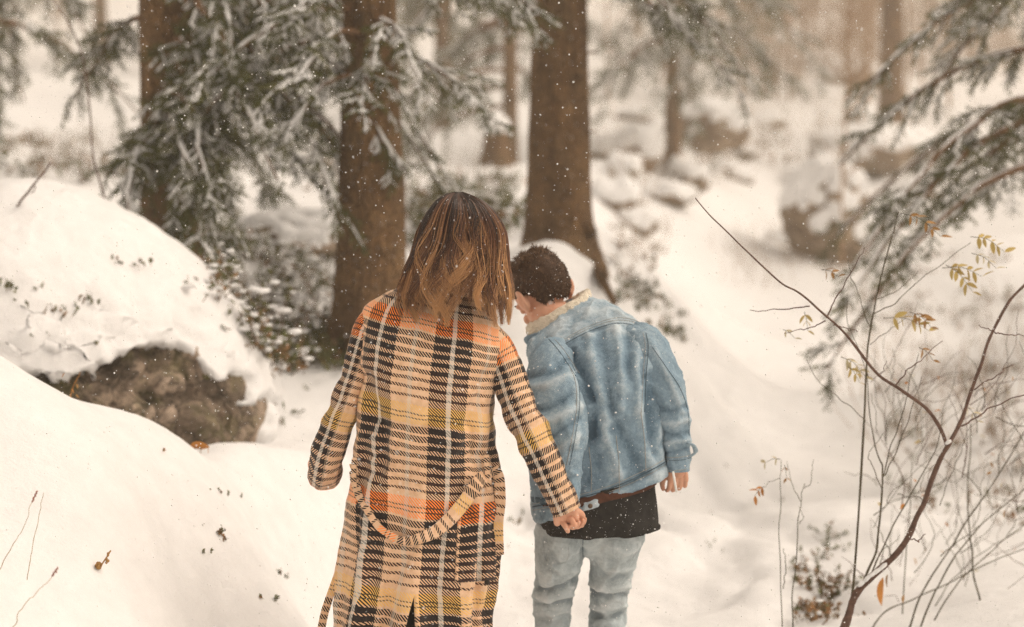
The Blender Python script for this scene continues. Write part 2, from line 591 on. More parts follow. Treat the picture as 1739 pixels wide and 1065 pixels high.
def build_boulder():
    d, f = sphere_grid(300, 220)
    a, b, c = 1.03, 0.95, 0.97
    k = (np.abs(d[:, 0] / a) ** 1.55 + np.abs(d[:, 2] / c) ** 1.55) ** (2 / 1.55)
    r = 1.0 / np.sqrt(k + (d[:, 1] / b) ** 2)
    base = d * r[:, None]
    cen = np.array([-2.05, 7.25, 0.70])
    v = base + cen
    # the front foot is broken off: an undercut, faceted face
    rock = v + d * (0.05 * fbm(base * 2.2, 4, 5))[:, None]
    lowf = smooth(-d[:, 1], 0.1, 0.6) * smooth(0.62 - base[:, 2], 0.0, 0.35)
    rock[:, 1] += lowf * (0.09 + 0.13 * np.abs(fbm(base * 3.1, 3, 8)))
    rock += d * (lowf * (0.12 * (np.abs(fbm(base * 4.5, 4, 31)) - 0.35) + 0.035 * (np.floor(fbm(base * 6 + 3, 2, 61) * 3) / 3) + 0.02 * fbm(base * 22, 3, 62)))[:, None]
    px, py = proj(v)
    jit = 9 * fbm(base * 5, 3, 41) + 8 * fbm(base * 18, 3, 43)
    sd = seg_dist(px + jit, py + jit * 0.7, boulder_poly)
    front = v[:, 1] < 7.3
    cover = np.where(front, smooth(sd, -3, 9), smooth(d[:, 2], -0.25, 0.15))
    n = normals(rock, f)
    smooth_base = v + d * (0.025 * fbm(base * 1.6, 3, 77))[:, None]
    snow = smooth_base * cover[:, None] + rock * (1 - cover[:, None])
    deep = np.where(front, smooth(sd, 0, 60), 1.0)
    snow += n * (cover * (0.010 + 0.042 * deep + 0.010 * fbm(base * 9, 3, 6) + 0.002 * fbm(base * 28, 2, 16)) - (1 - cover) * 0.05)[:, None]
    t = thing('boulder', 'large snow capped boulder with bare brown rock face on the bank', 'boulder', (-2.05, 7.25, 0.0))
    child('rock_face', rock, f, M['rock'], t)
    child('snow_cap', snow, f, M['snow'], t)
    return BVHTree.FromPolygons([Vector(x) for x in snow], f.tolist())


boulder_bvh = build_boulder()


def rock(px, py, Y, rx, ry, rz, seed, label, snow=0.35, group=None, mat='far_rock', thick=0.07, sub=5, bury=0.35):
    """A stone whose middle shows at (px, py); snow lies where the top faces upward."""
    c = P(px, py, Y)
    d, f = ICO[sub]
    q = d * facet(d, 16, seed)[:, None]
    q = q * (1 + 0.10 * fbm(d * 2.3, 4, seed))[:, None]
    v = q * np.array([rx, ry, rz])
    n = normals(v, f)
    cover = smooth(n[:, 2] + 0.22 * fbm(d * 3, 3, seed + 3), snow - 0.14, snow + 0.14)
    sm = v * (1 + 0.02 * cover)[:, None]
    sn = sm + np.array([0, 0, 1]) * (cover * thick * (1 + 0.4 * fbm(d * 2, 2, seed + 9)))[:, None] - n * ((1 - cover) * 0.03 * max(rx, rz))[:, None]
    t = thing('rock', label, 'rock', tuple(c), group)
    obj('stone', mesh_np('stone', v, f), M[mat], t)
    obj('snow_cap', mesh_np('snow_cap', sn, f), M['snow'], t)
    return t


rock(1404, 368, 24, 0.66, 0.6, 0.74, 3, 'round boulder under a thick white snow dome beside the path', 0.08, thick=0.16)
rock(1195, 685, 11.5, 0.085, 0.09, 0.11, 8, 'small dark stone poking from the snow beside the denim jacket', 0.5, thick=0.02, sub=4)
rock(1212, 222, 33, 0.72, 0.6, 0.42, 12, 'low brown slab of rock beneath the hazy drooping spruce', 0.30, thick=0.16)
rock(1090, 262, 28, 0.42, 0.5, 0.34, 21, 'snowy rock close to the right of the middle trunk', 0.15, thick=0.16)
rock(1165, 310, 29, 0.42, 0.4, 0.26, 25, 'flat snow laden rock on the bank beside the path', 0.4, thick=0.14)
rock(1450, 140, 62, 1.1, 0.9, 0.7, 31, 'distant snow capped rock left of the leaning far trunk', 0.3, thick=0.3)
rock(1400, 122, 68, 1.7, 0.9, 0.6, 35, 'long distant ledge with snow at the head of the clearing', 0.4, thick=0.3)
rock(1490, 262, 36, 1.25, 0.9, 0.55, 37, 'brushy mound of stone under the leaning far trunk', 0.15, thick=0.14)
bank_rng = np.random.default_rng(17)
for (x, y) in [(1040, 345), (1075, 385), (1120, 335), (1060, 300), (1130, 232), (1265, 262), (1300, 215), (1235, 300), (1020, 262), (1350, 310), (1560, 330), (1470, 205), (1290, 160), (1180, 175), (1090, 205), (1330, 415)]:
    h = cast(x, y, [terr_bvh])
    if h is None: continue
    s_ = bank_rng.uniform(0.16, 0.30) * (0.6 + h[0][1] / 45)
    rock(x, y, float(h[0][1]), s_ * bank_rng.uniform(1.0, 1.7), s_, s_ * bank_rng.uniform(0.55, 0.9), int(bank_rng.integers(100, 900)), 'snow buried brown stone on the bushy slope beside the climbing path', 0.18, 'stones buried along the path', thick=0.10, sub=4)
rock(500, 405, 11.0, 0.34, 0.4, 0.16, 44, 'dark mossy rock ledge left of the furrowed spruce trunk', 0.55, mat='rock', thick=0.05)

# ------------------------------------------------------------------ spruces
def spray(seed, n=15, per=4, sides=5):
    """One hanging spruce spray of unit length along +X: needles, twig attr and the snow lying on it."""
    r = np.random.default_rng(seed)
    V, Fc, A = [], [], []
    sv, sf = [], []

    def needle_row(p0, dirv, L, cnt):
        base = len(V)
        for i in range(cnt):
            s = (i + r.uniform(0, 1)) / cnt
            p = p0 + dirv * L * s
            for k in range(per):
                ang = r.uniform(0, 2 * PI)
                side = np.array([0, math.cos(ang), math.sin(ang) * 0.75])
                dd = dirv * r.uniform(0.35, 0.95) + side * r.uniform(0.6, 1.0)
                dd = dd / np.linalg.norm(dd) * r.uniform(0.07, 0.125)
                w = np.cross(dd, r.normal(size=3)); w = w / np.linalg.norm(w) * 0.016
                j = len(V)
                V.extend([p - w, p + w, p + dd]); Fc.append((j, j + 1, j + 2)); A.extend([r.uniform(0, 0.8) ** 2] * 3)

    def stem(p0, p1, w):
        j = len(V)
        V.extend([p0 + (0, w, 0), p0 - (0, w, 0), p1, p0 + (0, 0, w), p0 - (0, 0, w), p1]); Fc.extend([(j, j + 1, j + 2), (j + 3, j + 4, j + 5)]); A.extend([1.3] * 6)

    def snowrow(p0, dirv, L, w, seg):
        t = np.linspace(0.0, 1.0, seg)
        pts = p0 + dirv * L * t[:, None] + np.array([0, 0, 0.018])
        pts[:, 1] += r.normal(0, 0.012, seg)
        rad = w * (0.35 + 0.65 * np.sin(PI * np.clip(t * 0.92 + 0.06, 0, 1)) ** 0.6) * r.uniform(0.55, 1.3, seg)
        v, f = tube(pts, rad, sides, True, 0.8)
        k = sum(len(x) for x in sv)
        sv.append(v); sf.append(f + k)

    X = np.array([1.0, 0, 0])
    needle_row(np.zeros(3), X, 1.0, n)
    stem(np.zeros(3), X, 0.02)
    if r.random() < 0.9: snowrow(np.zeros(3) + X * r.uniform(0, 0.3), X, r.uniform(0.45, 0.75), 0.040, 6)
    for k in range(5):
        s = 0.12 + 0.15 * k + r.uniform(-0.04, 0.04)
        sg = 1 if k % 2 else -1
        dv = np.array([0.75, sg * r.uniform(0.5, 0.8), r.uniform(-0.35, 0.1)]); dv /= np.linalg.norm(dv)
        L = r.uniform(0.3, 0.5) * (1.15 - s * 0.6)
        needle_row(X * s, dv, L, 6)
        stem(X * s, X * s + dv * L, 0.014)
        if r.random() < 0.62: snowrow(X * s + dv * L * 0.1, dv, L * r.uniform(0.5, 0.9), 0.034, 4)
    return np.array(V), np.array(Fc), np.array(A), np.concatenate(sv), np.concatenate(sf)


SPRAYS = [spray(100 + k) for k in range(8)]


def place_sprays(pos, azim, pitch, roll, L, r, snow_p=1.0):
    """Instance sprays by numpy: returns needle and snow arrays."""
    nv, nf, na, sv, sf = [], [], [], [], []
    on = os_ = 0
    idx = r.integers(0, len(SPRAYS), len(pos))
    for k in range(len(pos)):
        V, Fc, A, SV, SF = SPRAYS[idx[k]]
        ca, sa, cp, sp_ = math.cos(azim[k]), math.sin(azim[k]), math.cos(pitch[k]), math.sin(pitch[k])
        ex = np.array([ca * cp, sa * cp, sp_]); ey = np.array([-sa, ca, 0]); ez = np.cross(ex, ey)
        cr, sr = math.cos(roll[k]), math.sin(roll[k])
        B = np.stack([ex, ey * cr + ez * sr, ez * cr - ey * sr]) * L[k]
        nv.append(V @ B + pos[k]); nf.append(Fc + on); na.append(A); on += len(V)
        if r.random() < snow_p:
            Bs = np.stack([ex, ey, ez]) * L[k]
            sv.append(SV @ Bs + pos[k]); sf.append(SF + os_); os_ += len(SV)
    return np.concatenate(nv), np.concatenate(nf), np.concatenate(na), (np.concatenate(sv) if sv else np.zeros((0, 3))), (np.concatenate(sf) if sf else np.zeros((0, 4), int))


class Crown:
    def __init__(self, seed):
        self.n, self.s, self.b = MB(), MB(), MB()
        self.na = []
        self.r = np.random.default_rng(seed)

    def bough(self, p0, az, L, rise=0.15, droop=0.6, dens=26, size=0.22, snow=1.0, hang=1.0, start=0.18, top_snow=True):
        r = self.r
        s = np.linspace(0, 1, 14)
        wob = np.cumsum(r.normal(0, 0.03, 14)) * L * 0.5
        ax = np.array([math.cos(az), math.sin(az), 0]); sd = np.array([-math.sin(az), math.cos(az), 0])
        pts = p0 + ax * (s * L)[:, None] + sd * wob[:, None] + np.array([0, 0, 1]) * (L * (rise * s - droop * s ** 2))[:, None]
        rad = 0.018 * L * (1 - 0.85 * s) + 0.002
        self.b.add(*tube(pts, rad, 5))
        if top_snow and snow > 0.2:
            k0 = r.integers(1, 5)
            q = pts[k0:] + np.array([0, 0, 0.012])
            self.s.add(*tube(q, np.where(r.random(len(q)) < 0.3, 0.002, rad[k0:] * 0.4 + 0.006 * r.uniform(0.5, 1.6, len(q))), 5, True, 0.8))
        cnt = int(dens * L / 1.0) + 3
        t = np.sort(r.uniform(start, 1.0, cnt))
        i = np.minimum((t * 13).astype(int), 12); w = (t * 13 - i)[:, None]
        pos = pts[i] * (1 - w) + pts[i + 1] * w
        sgn = np.where(np.arange(cnt) % 2, 1, -1)
        azs = az + sgn * r.uniform(0.25, 1.2, cnt) * (1.1 - 0.6 * t)
        pit = -r.uniform(0.15, 1.15, cnt) * hang
        LL = size * r.uniform(0.6, 1.25, cnt) * (1.15 - 0.35 * t)
        out = place_sprays(pos, azs, pit, r.normal(0, 0.35, cnt), LL, r, snow)
        self.n.add(out[0], out[1], out[2]); self.s.add(out[3], out[4])
        # second order: sprays hanging from the sprays
        m = int(cnt * 0.75)
        j = r.integers(0, cnt, m)
        ex = np.stack([np.cos(azs[j]) * np.cos(pit[j]), np.sin(azs[j]) * np.cos(pit[j]), np.sin(pit[j])], -1)
        out = place_sprays(pos[j] + ex * (LL[j] * r.uniform(0.3, 0.95, m))[:, None], azs[j] + r.normal(0, 0.7, m), np.clip(pit[j] - r.uniform(0, 0.8, m) * hang, -1.45, 0.4), r.normal(0, 0.4, m), LL[j] * r.uniform(0.6, 0.95, m), r, snow)
        self.n.add(out[0], out[1], out[2]); self.s.add(out[3], out[4])

    def meshes(self, tag_):
        nv, nf = self.n.get()
        me1 = mesh_np('crown', nv, nf, False, attrs={'tone': self.n.attr()})
        me1.materials.append(M['needles'])
        bv, bf = self.b.get()
        me2 = mesh_np('branches', bv, bf); me2.materials.append(M['twig'])
        sv, sf = self.s.get()
        me3 = mesh_np('snow', sv, sf); me3.materials.append(M['tree_snow'])
        return me1, me2, me3


def trunk_mesh(name, profile, seed, roots=0, sides=44, lean=(0, 0), rough=0.02):
    """profile: [(z, radius)] from below ground to the top, in the tree's own frame."""
    pr = np.array(profile, float)
    z = np.concatenate([np.linspace(pr[0, 0], min(3.5, pr[-1, 0]), 110), np.linspace(min(3.5, pr[-1, 0]), pr[-1, 0], 30)[1:]]) if pr[-1, 0] > 3.6 else np.linspace(pr[0, 0], pr[-1, 0], 110)
    rr = np.interp(z, pr[:, 0], pr[:, 1])
    k = np.ones(9) / 9
    rr = np.convolve(np.pad(rr, 4, mode='edge'), k, 'valid')
    a = np.linspace(0, 2 * PI, sides, endpoint=False)
    Z, A = np.meshgrid(z, a, indexing='ij')
    rad = rr[:, None] * np.ones_like(A)
    if roots:
        flare = np.exp(-np.maximum(Z, 0) / 0.22)
        rad = rad * (1 + flare * 0.28 * np.cos(A * roots + seed) + flare * 0.15)
    q = np.stack([np.cos(A) * 7 * rr.max(), np.sin(A) * 7 * rr.max(), Z * 2.2], -1)
    rad = rad * (1 + rough * 2.0 * fbm(q, 3, seed)) + rough * 0.35 * np.abs(fbm(np.stack([np.cos(A) * 3, np.sin(A) * 3, Z * 9], -1), 3, seed + 1)) * 0.25
    v = np.stack([np.cos(A) * rad + lean[0] * Z, np.sin(A) * rad + lean[1] * Z, Z], -1).reshape(-1, 3)
    me = mesh_np(name, v, grid_faces(len(z), sides))
    me.materials.append(M['bark'])
    return me


def spruce(base, me_trunk, crown_meshes, label, name='spruce_tree', rot=0.0, scale=1.0, group=None, cat='tree'):
    t = thing(name, label, cat, tuple(base), group)
    t.rotation_euler = (0, 0, rot)
    t.scale = (scale,) * 3
    obj('trunk', me_trunk, None, t)
    if crown_meshes is not None:
        c = obj('crown', crown_meshes[0], None, t)
        tag(obj('branches', crown_meshes[1], None, c), kind='stuff')
        tag(obj('snow', crown_meshes[2], None, c), kind='stuff')
    return t


def base_at(px, py, Y, sink=0.0):
    p = P(px, py, Y)
    return np.array([p[0], p[1], ground_z(p[0], p[1]) - sink])


TOP = [(2.6, 0.10), (6, 0.085), (10, 0.05), (12.5, 0.012)]
# --- A: the big drooping spruce behind the boulder
bA = base_at(288, 400, 9.4)
cA = Crown(1)
zc = 1.72 - bA[2]                       # camera height in the tree's own frame
rA = cA.r
toward = -PI / 2
for k in range(54):                     # boughs in view, crowded on the side that faces the path
    z = rA.uniform(0.25, 1.6) + zc
    az = rA.choice([toward + rA.normal(0.35, 0.75), rA.uniform(0, 2 * PI)], p=[0.75, 0.25])
    L = rA.uniform(0.8, 1.45)
    tipx = proj(bA + np.array([L * math.cos(az), L * math.sin(az), z - 0.4]))[0]
    sx_, sy_ = proj(bA + np.array([0, 0, z]))
    if tipx < 130 or (abs(az + PI / 2 + 0.1) < 0.5 and sy_ < 120): continue
    cA.bough(np.array([0.10 * math.cos(az), 0.10 * math.sin(az), z]), az, L, rise=rA.uniform(-0.1, 0.25), droop=rA.uniform(0.45, 0.95), dens=25, size=0.22, snow=0.72, hang=1.1)
for k in range(7):                     # higher boughs, out of the frame
    z = rA.uniform(1.7, 6.0) + zc
    cA.bough(np.array([0, 0, z]), rA.uniform(0, 2 * PI), rA.uniform(0.9, 1.3) * (1 - (z - 2) * 0.07), rise=0.1, droop=0.5, dens=9, size=0.34, snow=0.7)
tA = trunk_mesh('trunk', [(-0.3, 0.16), (0, 0.15), (1.5, 0.14)] + TOP, 3, 5)
spruce(bA, tA, cA.meshes('A'), 'big spruce with drooping snow laden boughs behind the boulder')

# --- B: furrowed trunk behind the woman, with snowy boughs crossing it
bB = base_at(632, 600, 8.9)
cB = Crown(2)
zB = lambda py: P(632, py, 8.9)[2] - bB[2]
for (az, L, py, rise, droop) in [(-1.9, 0.75, 60, 0.1, 0.5), (-2.4, 0.9, 20, 0.1, 0.6), (-0.55, 0.62, 95, 0.0, 0.55), (-1.2, 0.6, 40, 0.1, 0.7), (-2.0, 0.6, -30, 0.1, 0.6), (-0.3, 0.75, -60, 0.15, 0.5), (-2.7, 0.85, 70, 0.1, 0.7), (0.3, 0.8, -40, 0.1, 0.45), (3.0, 0.9, 0, 0.1, 0.6), (-1.6, 0.5, 110, 0.05, 0.6), (-2.2, 0.55, 130, 0.05, 0.7)]:
    cB.bough(np.array([0.13 * math.cos(az), 0.13 * math.sin(az), zB(py)]), az, L, rise, droop, dens=24, size=0.20, snow=1.0, hang=0.9)
for k in range(7):
    z = cB.r.uniform(2.3, 6.5)
    cB.bough(np.array([0, 0, z]), cB.r.uniform(0, 2 * PI), cB.r.uniform(0.8, 1.2), dens=9, size=0.34, snow=0.8)
tB = trunk_mesh('trunk', [(-0.3, 0.225), (0, 0.20), (0.35, 0.178), (0.8, 0.168), (1.4, 0.145), (2.0, 0.128)] + TOP, 9, 5, rough=0.028)
spruce(bB, tB, cB.meshes('B'), 'furrowed brown spruce trunk rising directly behind the long haired person')

# --- C: straight bare trunk above the man's head
bC = base_at(950, 430, 10.8)
cC = Crown(3)
for k in range(8):
    z = cC.r.uniform(2.2, 7)
    cC.bough(np.array([0, 0, z]), cC.r.uniform(0, 2 * PI), cC.r.uniform(0.9, 1.4), dens=9, size=0.34, snow=0.8)
for (az, L, z) in [(-0.2, 1.0, 1.75), (0.25, 1.1, 1.95), (-0.7, 0.85, 1.9), (3.3, 0.8, 2.0)]:
    cC.bough(np.array([0.15 * math.cos(az), 0.15 * math.sin(az), z]), az, L, 0.05, 0.75, dens=24, size=0.22)
tC = trunk_mesh('trunk', [(-0.3, 0.27), (0, 0.235), (0.3, 0.208), (0.8, 0.198), (1.4, 0.175), (2.2, 0.155)] + TOP, 17, 4, rough=0.02)
spruce(bC, tC, cC.meshes('C'), 'straight bare spruce trunk rising above the short haired person')
# a lifted root of C running down the bank
rt = MB()
rp = np.array([P(1000, 392, 10.6)] + [cast(x, y, [terr_bvh])[0] + np.array([0, -0.01, 0.012]) for x, y in ((1006, 428), (1016, 460), (1028, 490), (1044, 520))])
rt.add(*tube(catmull(rp, 30), np.linspace(0.05, 0.022, 30), 10))
v_, f_ = rt.get()
trC = [o for o in bpy.data.objects if o.name.startswith('spruce_tree')][-1]
child('root', v_, f_, M['bark'], trC)

# broken branch stubs on the two bare trunks
strng = random.Random(12)
for (bx, by, bz), rad0, spots in ((bB, 0.165, [(-1.2, 0.5), (-0.5, 0.95), (-2.2, 0.75), (-1.7, 1.25), (-0.2, 0.35), (-2.6, 1.05)]), (bC, 0.19, [(-1.4, 0.45), (-0.7, 0.85), (-2.3, 0.65), (-1.0, 1.2), (-1.9, 1.05), (-0.3, 1.35)])):
    owner = [o for o in bpy.data.objects if o.name.startswith('spruce_tree') and abs(o.location.x - bx) < 1e-4][0]
    for az, z in spots:
        d = np.array([math.cos(az), math.sin(az), strng.uniform(-0.3, 0.3)])
        L = strng.uniform(0.05, 0.16)
        p = np.array([bx, by, bz]) + np.array([math.cos(az), math.sin(az), 0]) * (rad0 - 0.03 - 0.02 * z) + np.array([0, 0, z])
        v, f = tube(np.array([p, p + d * L * 0.5, p + d * L + np.array([0, 0, 0.01])]), np.array([0.016, 0.010, 0.006]) * strng.uniform(0.7, 1.2), 7)
        child('branch_stub', v, f, M['bark'], owner)

# --- generic spruces shared by the middle distance and the far wood
def generic_crown(seed, n, L0, dens, size, z0, z1, snow):
    c = Crown(seed)
    for k in range(n):
        s = (k + c.r.uniform(0, 1)) / n
        z = z0 + (z1 - z0) * s
        c.bough(np.array([0, 0, z]), c.r.uniform(0, 2 * PI), L0 * (1 - 0.8 * s) * c.r.uniform(0.75, 1.15), 0.1, c.r.uniform(0.5, 0.9), dens=dens, size=size * (1 - 0.3 * s), snow=snow)
    return c.meshes('g')


g1 = generic_crown(21, 46, 1.7, 13, 0.30, 1.3, 7.0, 0.8)
g2 = generic_crown(22, 44, 1.9, 12, 0.32, 0.7, 7.5, 0.65)
gF = generic_crown(24, 34, 1.6, 15, 0.25, 1.5, 5.5, 0.75)
tG = trunk_mesh('trunk', [(-0.4, 0.10), (0, 0.085), (2, 0.07), (5, 0.05), (8, 0.01)], 33, 4, sides=20)
tall = generic_crown(23, 52, 2.2, 10, 0.46, 3.2, 14.0, 0.7)
tT = trunk_mesh('trunk', [(-0.4, 0.17), (0, 0.15), (4, 0.12), (10, 0.06), (14.5, 0.01)], 35, 4, sides=20)

for (px, py, Y, tr, cr, rot, sc, lab) in [
    (1142, 215, 30, tG, g1, 0.4, 1.7, 'drooping spruce with snowy boughs right of the middle trunk'),
    (866, 300, 27, tG, g2, 2.0, 1.5, 'slim hazy spruce between the two thick trunks'),
    (750, 300, 34, tG, g1, 4.0, 1.7, 'pale green spruce just right of the furrowed trunk'),
    (-50, 300, 14, tG, g2, 1.2, 1.1, 'dark spruce cut by the edge above the boulder'),
    (1800, 800, 9.8, tG, gF, 3.3, 1.0, 'spruce with dark bare boughs reaching over the thicket of saplings'),
    (1905, 500, 13.0, tG, gF, 0.2, 1.25, 'second spruce behind the dark boughs at the edge'),
]:
    spruce(base_at(px, py, Y), tr, cr, lab, rot=rot, scale=sc)

cL = Crown(41)
for (az, z) in ((-1.4, 5.6), (-0.6, 5.3), (-2.2, 5.8), (-1.8, 6.6), (0.5, 6.8), (2.4, 7.0), (-1.0, 7.6), (3.0, 8.0)):
    cL.bough(np.array([0, 0, z]), az, 0.9, 0.1, 0.7, dens=20, size=0.42, snow=0.3)
tL = trunk_mesh('trunk', [(-0.5, 0.36), (0, 0.32), (1.5, 0.27), (4, 0.24), (9, 0.16), (12, 0.02)], 45, 4, sides=24)
spruce(base_at(1512, 232, 39), tL, cL.meshes('L'), 'leaning far trunk with a dark green tuft beyond the round boulder')

# --- the far wood
far_rng = np.random.default_rng(77)
for k in range(46):
    Y = far_rng.uniform(42, 110)
    px = far_rng.uniform(-150, 1890)
    if px > 1180 and (Y < 80 or k % 3): continue
    x = P(px, 200, Y)[0]
    use_tall = far_rng.random() < 0.6
    spruce(np.array([x, Y, ground_z(x, Y)]), tT if use_tall else tG, tall if use_tall else (g1 if k % 2 else g2), 'snowy spruce in the pale hazy wood far beyond the path', name='far_spruce', rot=far_rng.uniform(0, 6), scale=far_rng.uniform(0.9, 1.5), group='far hazy spruces')


def bare_tree(seed, h=5.0, n=34, twig=0.9, r0=0.05):
    r = np.random.default_rng(seed)
    b = MB()
    s = np.linspace(0, 1, 18)
    wob = np.cumsum(r.normal(0, 0.035, (18, 2)), 0) * h * 0.12
    tp = np.stack([wob[:, 0], wob[:, 1], s * h - 0.15], -1)
    tm = mesh_np('trunk', *tube(tp, r0 * (1 - 0.88 * s), 8)); tm.materials.append(M['bare_bark'])
    for k in range(n):
        t = r.uniform(0.15, 0.98); i = min(int(t * 17), 16)
        p = tp[i]; az = r.uniform(0, 2 * PI); L = twig * (1.1 - 0.6 * t) * r.uniform(0.5, 1.2)
        u = np.linspace(0, 1, 6)
        q = p + np.stack([np.cos(az) * L * u, np.sin(az) * L * u, L * (0.9 * u - 0.1 * u ** 2)], -1) + np.cumsum(r.normal(0, 0.02, (6, 3)), 0) * L
        b.add(*tube(q, r0 * 0.28 * (1 - 0.8 * u) + 0.002, 4))
        for m in range(4):
            j = r.integers(1, 5); d2 = r.normal(size=3); d2[2] = abs(d2[2]); d2 /= np.linalg.norm(d2)
            q2 = q[j] + d2 * (L * 0.45 * np.linspace(0, 1, 4))[:, None]
            b.add(*tube(q2, np.linspace(0.004, 0.0015, 4), 3))
    v, f = b.get()
    bm_ = mesh_np('crown', v, f); bm_.materials.append(M['bare_bark'])
    return tm, bm_


bt = [bare_tree(5, 5, 48, 1.0, 0.028), bare_tree(6, 6, 60, 1.2, 0.034), bare_tree(7, 3.2, 26, 0.8, 0.03)]


def put_bare(px, py, Y, k, rot, sc, lab, name='bare_tree', group=None):
    b = base_at(px, py, Y)
    t = thing(name, lab, 'tree', tuple(b), group)
    t.rotation_euler = (0, 0, rot); t.scale = (sc,) * 3
    obj('trunk', bt[k][0], None, t); obj('crown', bt[k][1], None, t)


put_bare(1264, 190, 38, 1, 0.5, 1.0, 'slender bare tree at the far left rim of the white clearing')
put_bare(1428, 390, 23, 0, 2.0, 0.9, 'thin bare sapling standing in front of the domed boulder')
put_bare(1462, 200, 46, 0, 4.0, 1.3, 'thin leaning bare sapling left of the far trunk')
for k in range(130):
    Y = far_rng.uniform(50, 115); px = far_rng.uniform(1120, 1830) if k % 4 else far_rng.uniform(-50, 1120)
    x = P(px, 200, Y)[0]
    t = thing('far_bare_tree', 'bare twiggy tree in the tan haze at the top of the slope', 'tree', (x, Y, ground_z(x, Y)), 'far bare trees')
    t.rotation_euler = (0, 0, far_rng.uniform(0, 6)); t.scale = (far_rng.uniform(1.2, 2.4),) * 3
    obj('trunk', bt[k % 2][0], None, t); obj('crown', bt[k % 2][1], None, t)

# ------------------------------------------------------------------ cloth, hair and skin materials
def m_plaid():
    t = NT('plaid_wool')
    uv = t.n('SeparateXYZ', {0: t.coord('UV')})
    u, v = uv.outputs[0], uv.outputs[1]
    nz = t.noise(t.coord('Object'), 60, 2)
    lo = t.n('SeparateColor', {0: t.noise(t.coord('Object'), 7, 2, out=1)})
    v = t.math('ADD', v, t.math('ADD', t.math('MULTIPLY', t.math('SUBTRACT', nz, 0.5), 0.004), t.math('MULTIPLY', t.math('SUBTRACT', lo.outputs[0], 0.5), 0.022)))
    u = t.math('ADD', u, t.math('ADD', t.math('MULTIPLY', t.math('SUBTRACT', nz, 0.5), 0.003), t.math('MULTIPLY', t.math('SUBTRACT', lo.outputs[1], 0.5), 0.010)))
    half = t.math('FRACT', t.math('DIVIDE', v, 0.262))
    stops = [(0.0, 0.0), (0.085, 0.85), (0.100, 0.0), (0.130, 0.85), (0.145, 0.0)]
    for k in range(8):
        c = 0.262 + k * 0.093
        w = 0.068 - 0.0058 * k
        stops += [(c - w / 2, 1.0), (c + w / 2, 0.0)]
    black = t.ramp(half, stops, 'CONSTANT')
    band = t.math('LESS_THAN', half, 0.205)
    par = t.math('LESS_THAN', t.math('FRACT', t.math('DIVIDE', v, 0.524)), 0.5)
    tan = t.mix(t.ramp(nz, [(0.35, 0), (0.65, 1)]), (0.72, 0.455, 0.275), (0.82, 0.56, 0.37))
    bandc = t.mix(par, (0.85, 0.52, 0.14), (1.0, 0.27, 0.04))
    weft = t.mix(band, tan, bandc)
    dark = t.mix(t.ramp(half, [(0.55, 0), (0.8, 1)]), (0.014, 0.010, 0.012), (0.050, 0.016, 0.012))
    weft = t.mix(black, weft, dark)
    cu = t.math('FRACT', t.math('ADD', t.math('DIVIDE', u, 0.215), 0.955))
    cdark = t.ramp(cu, [(0.0, 1.0), (0.50, 0.0)], 'CONSTANT')
    warp = t.mix(cdark, tan, (0.016, 0.012, 0.012))
    white = t.ramp(cu, [(0.0, 0.0), (0.225, 1.0), (0.285, 0.0), (0.715, 0.55), (0.77, 0.0)], 'CONSTANT')
    tw = t.math('FRACT', t.math('DIVIDE', t.math('SUBTRACT', u, v), 0.0088))
    twm = t.math('LESS_THAN', tw, t.math('ADD', 0.46, t.math('MULTIPLY', black, 0.18)))
    colr = t.mix(twm, warp, weft)
    colr = t.mix(t.math('MULTIPLY', white, t.math('ADD', 0.38, t.math('MULTIPLY', t.math('SUBTRACT', 1.0, twm), 0.5))), colr, (0.70, 0.64, 0.56))
    fz = t.noise(t.coord('Object'), 420, 3, 0.7)
    colr = t.mix(t.math('MULTIPLY', t.ramp(fz, [(0.5, 0), (0.75, 1)]), 0.12), colr, (0.5, 0.42, 0.35))
    t.bump(t.math('ADD', t.math('MULTIPLY', twm, 0.5), fz), 0.5, 0.004)
    t.b.inputs['Sheen Weight'].default_value = 0.15
    return t.set(colr, 0.92, 0.1)


def m_denim(name, deep, mid, worn):
    t = NT(name)
    c = t.coord('Object')
    f = t.attr('fade')
    n = t.noise(t.mapping(c, (9, 9, 3.5)), 1.6, 5, 0.65)
    g = t.noise(c, 110, 4, 0.75)
    x = t.math('ADD', t.math('ADD', t.math('ADD', t.math('MULTIPLY', n, 0.5), t.math('MULTIPLY', g, 0.5)), 0.10), f)
    colr = t.mix(t.ramp(x, [(0.34, 0), (0.62, 1)]), deep, mid)
    colr = t.mix(t.ramp(x, [(0.62, 0), (0.98, 1)]), colr, worn)
    tw = t.n('TexWave', {'Vector': t.mapping(c, (1, 1, 1), (0.0, 0.7, 0.2)), 'Scale': 260.0, 'Distortion': 1.0}).outputs[1]
    t.bump(t.math('ADD', g, t.math('MULTIPLY', tw, 0.3)), 0.45, 0.004)
    return t.set(colr, 0.88, 0.15)


def m_hair(name, root, mid, tip, rough=0.36, spec=0.55):
    t = NT(name)
    x = t.math('ADD', t.attr('len'), t.math('MULTIPLY', t.math('SUBTRACT', t.attr('rnd'), 0.5), 1.0))
    c = t.ramp(x, [(0.12, root), (0.50, mid), (0.98, tip)])
    return t.set(c, rough, spec)


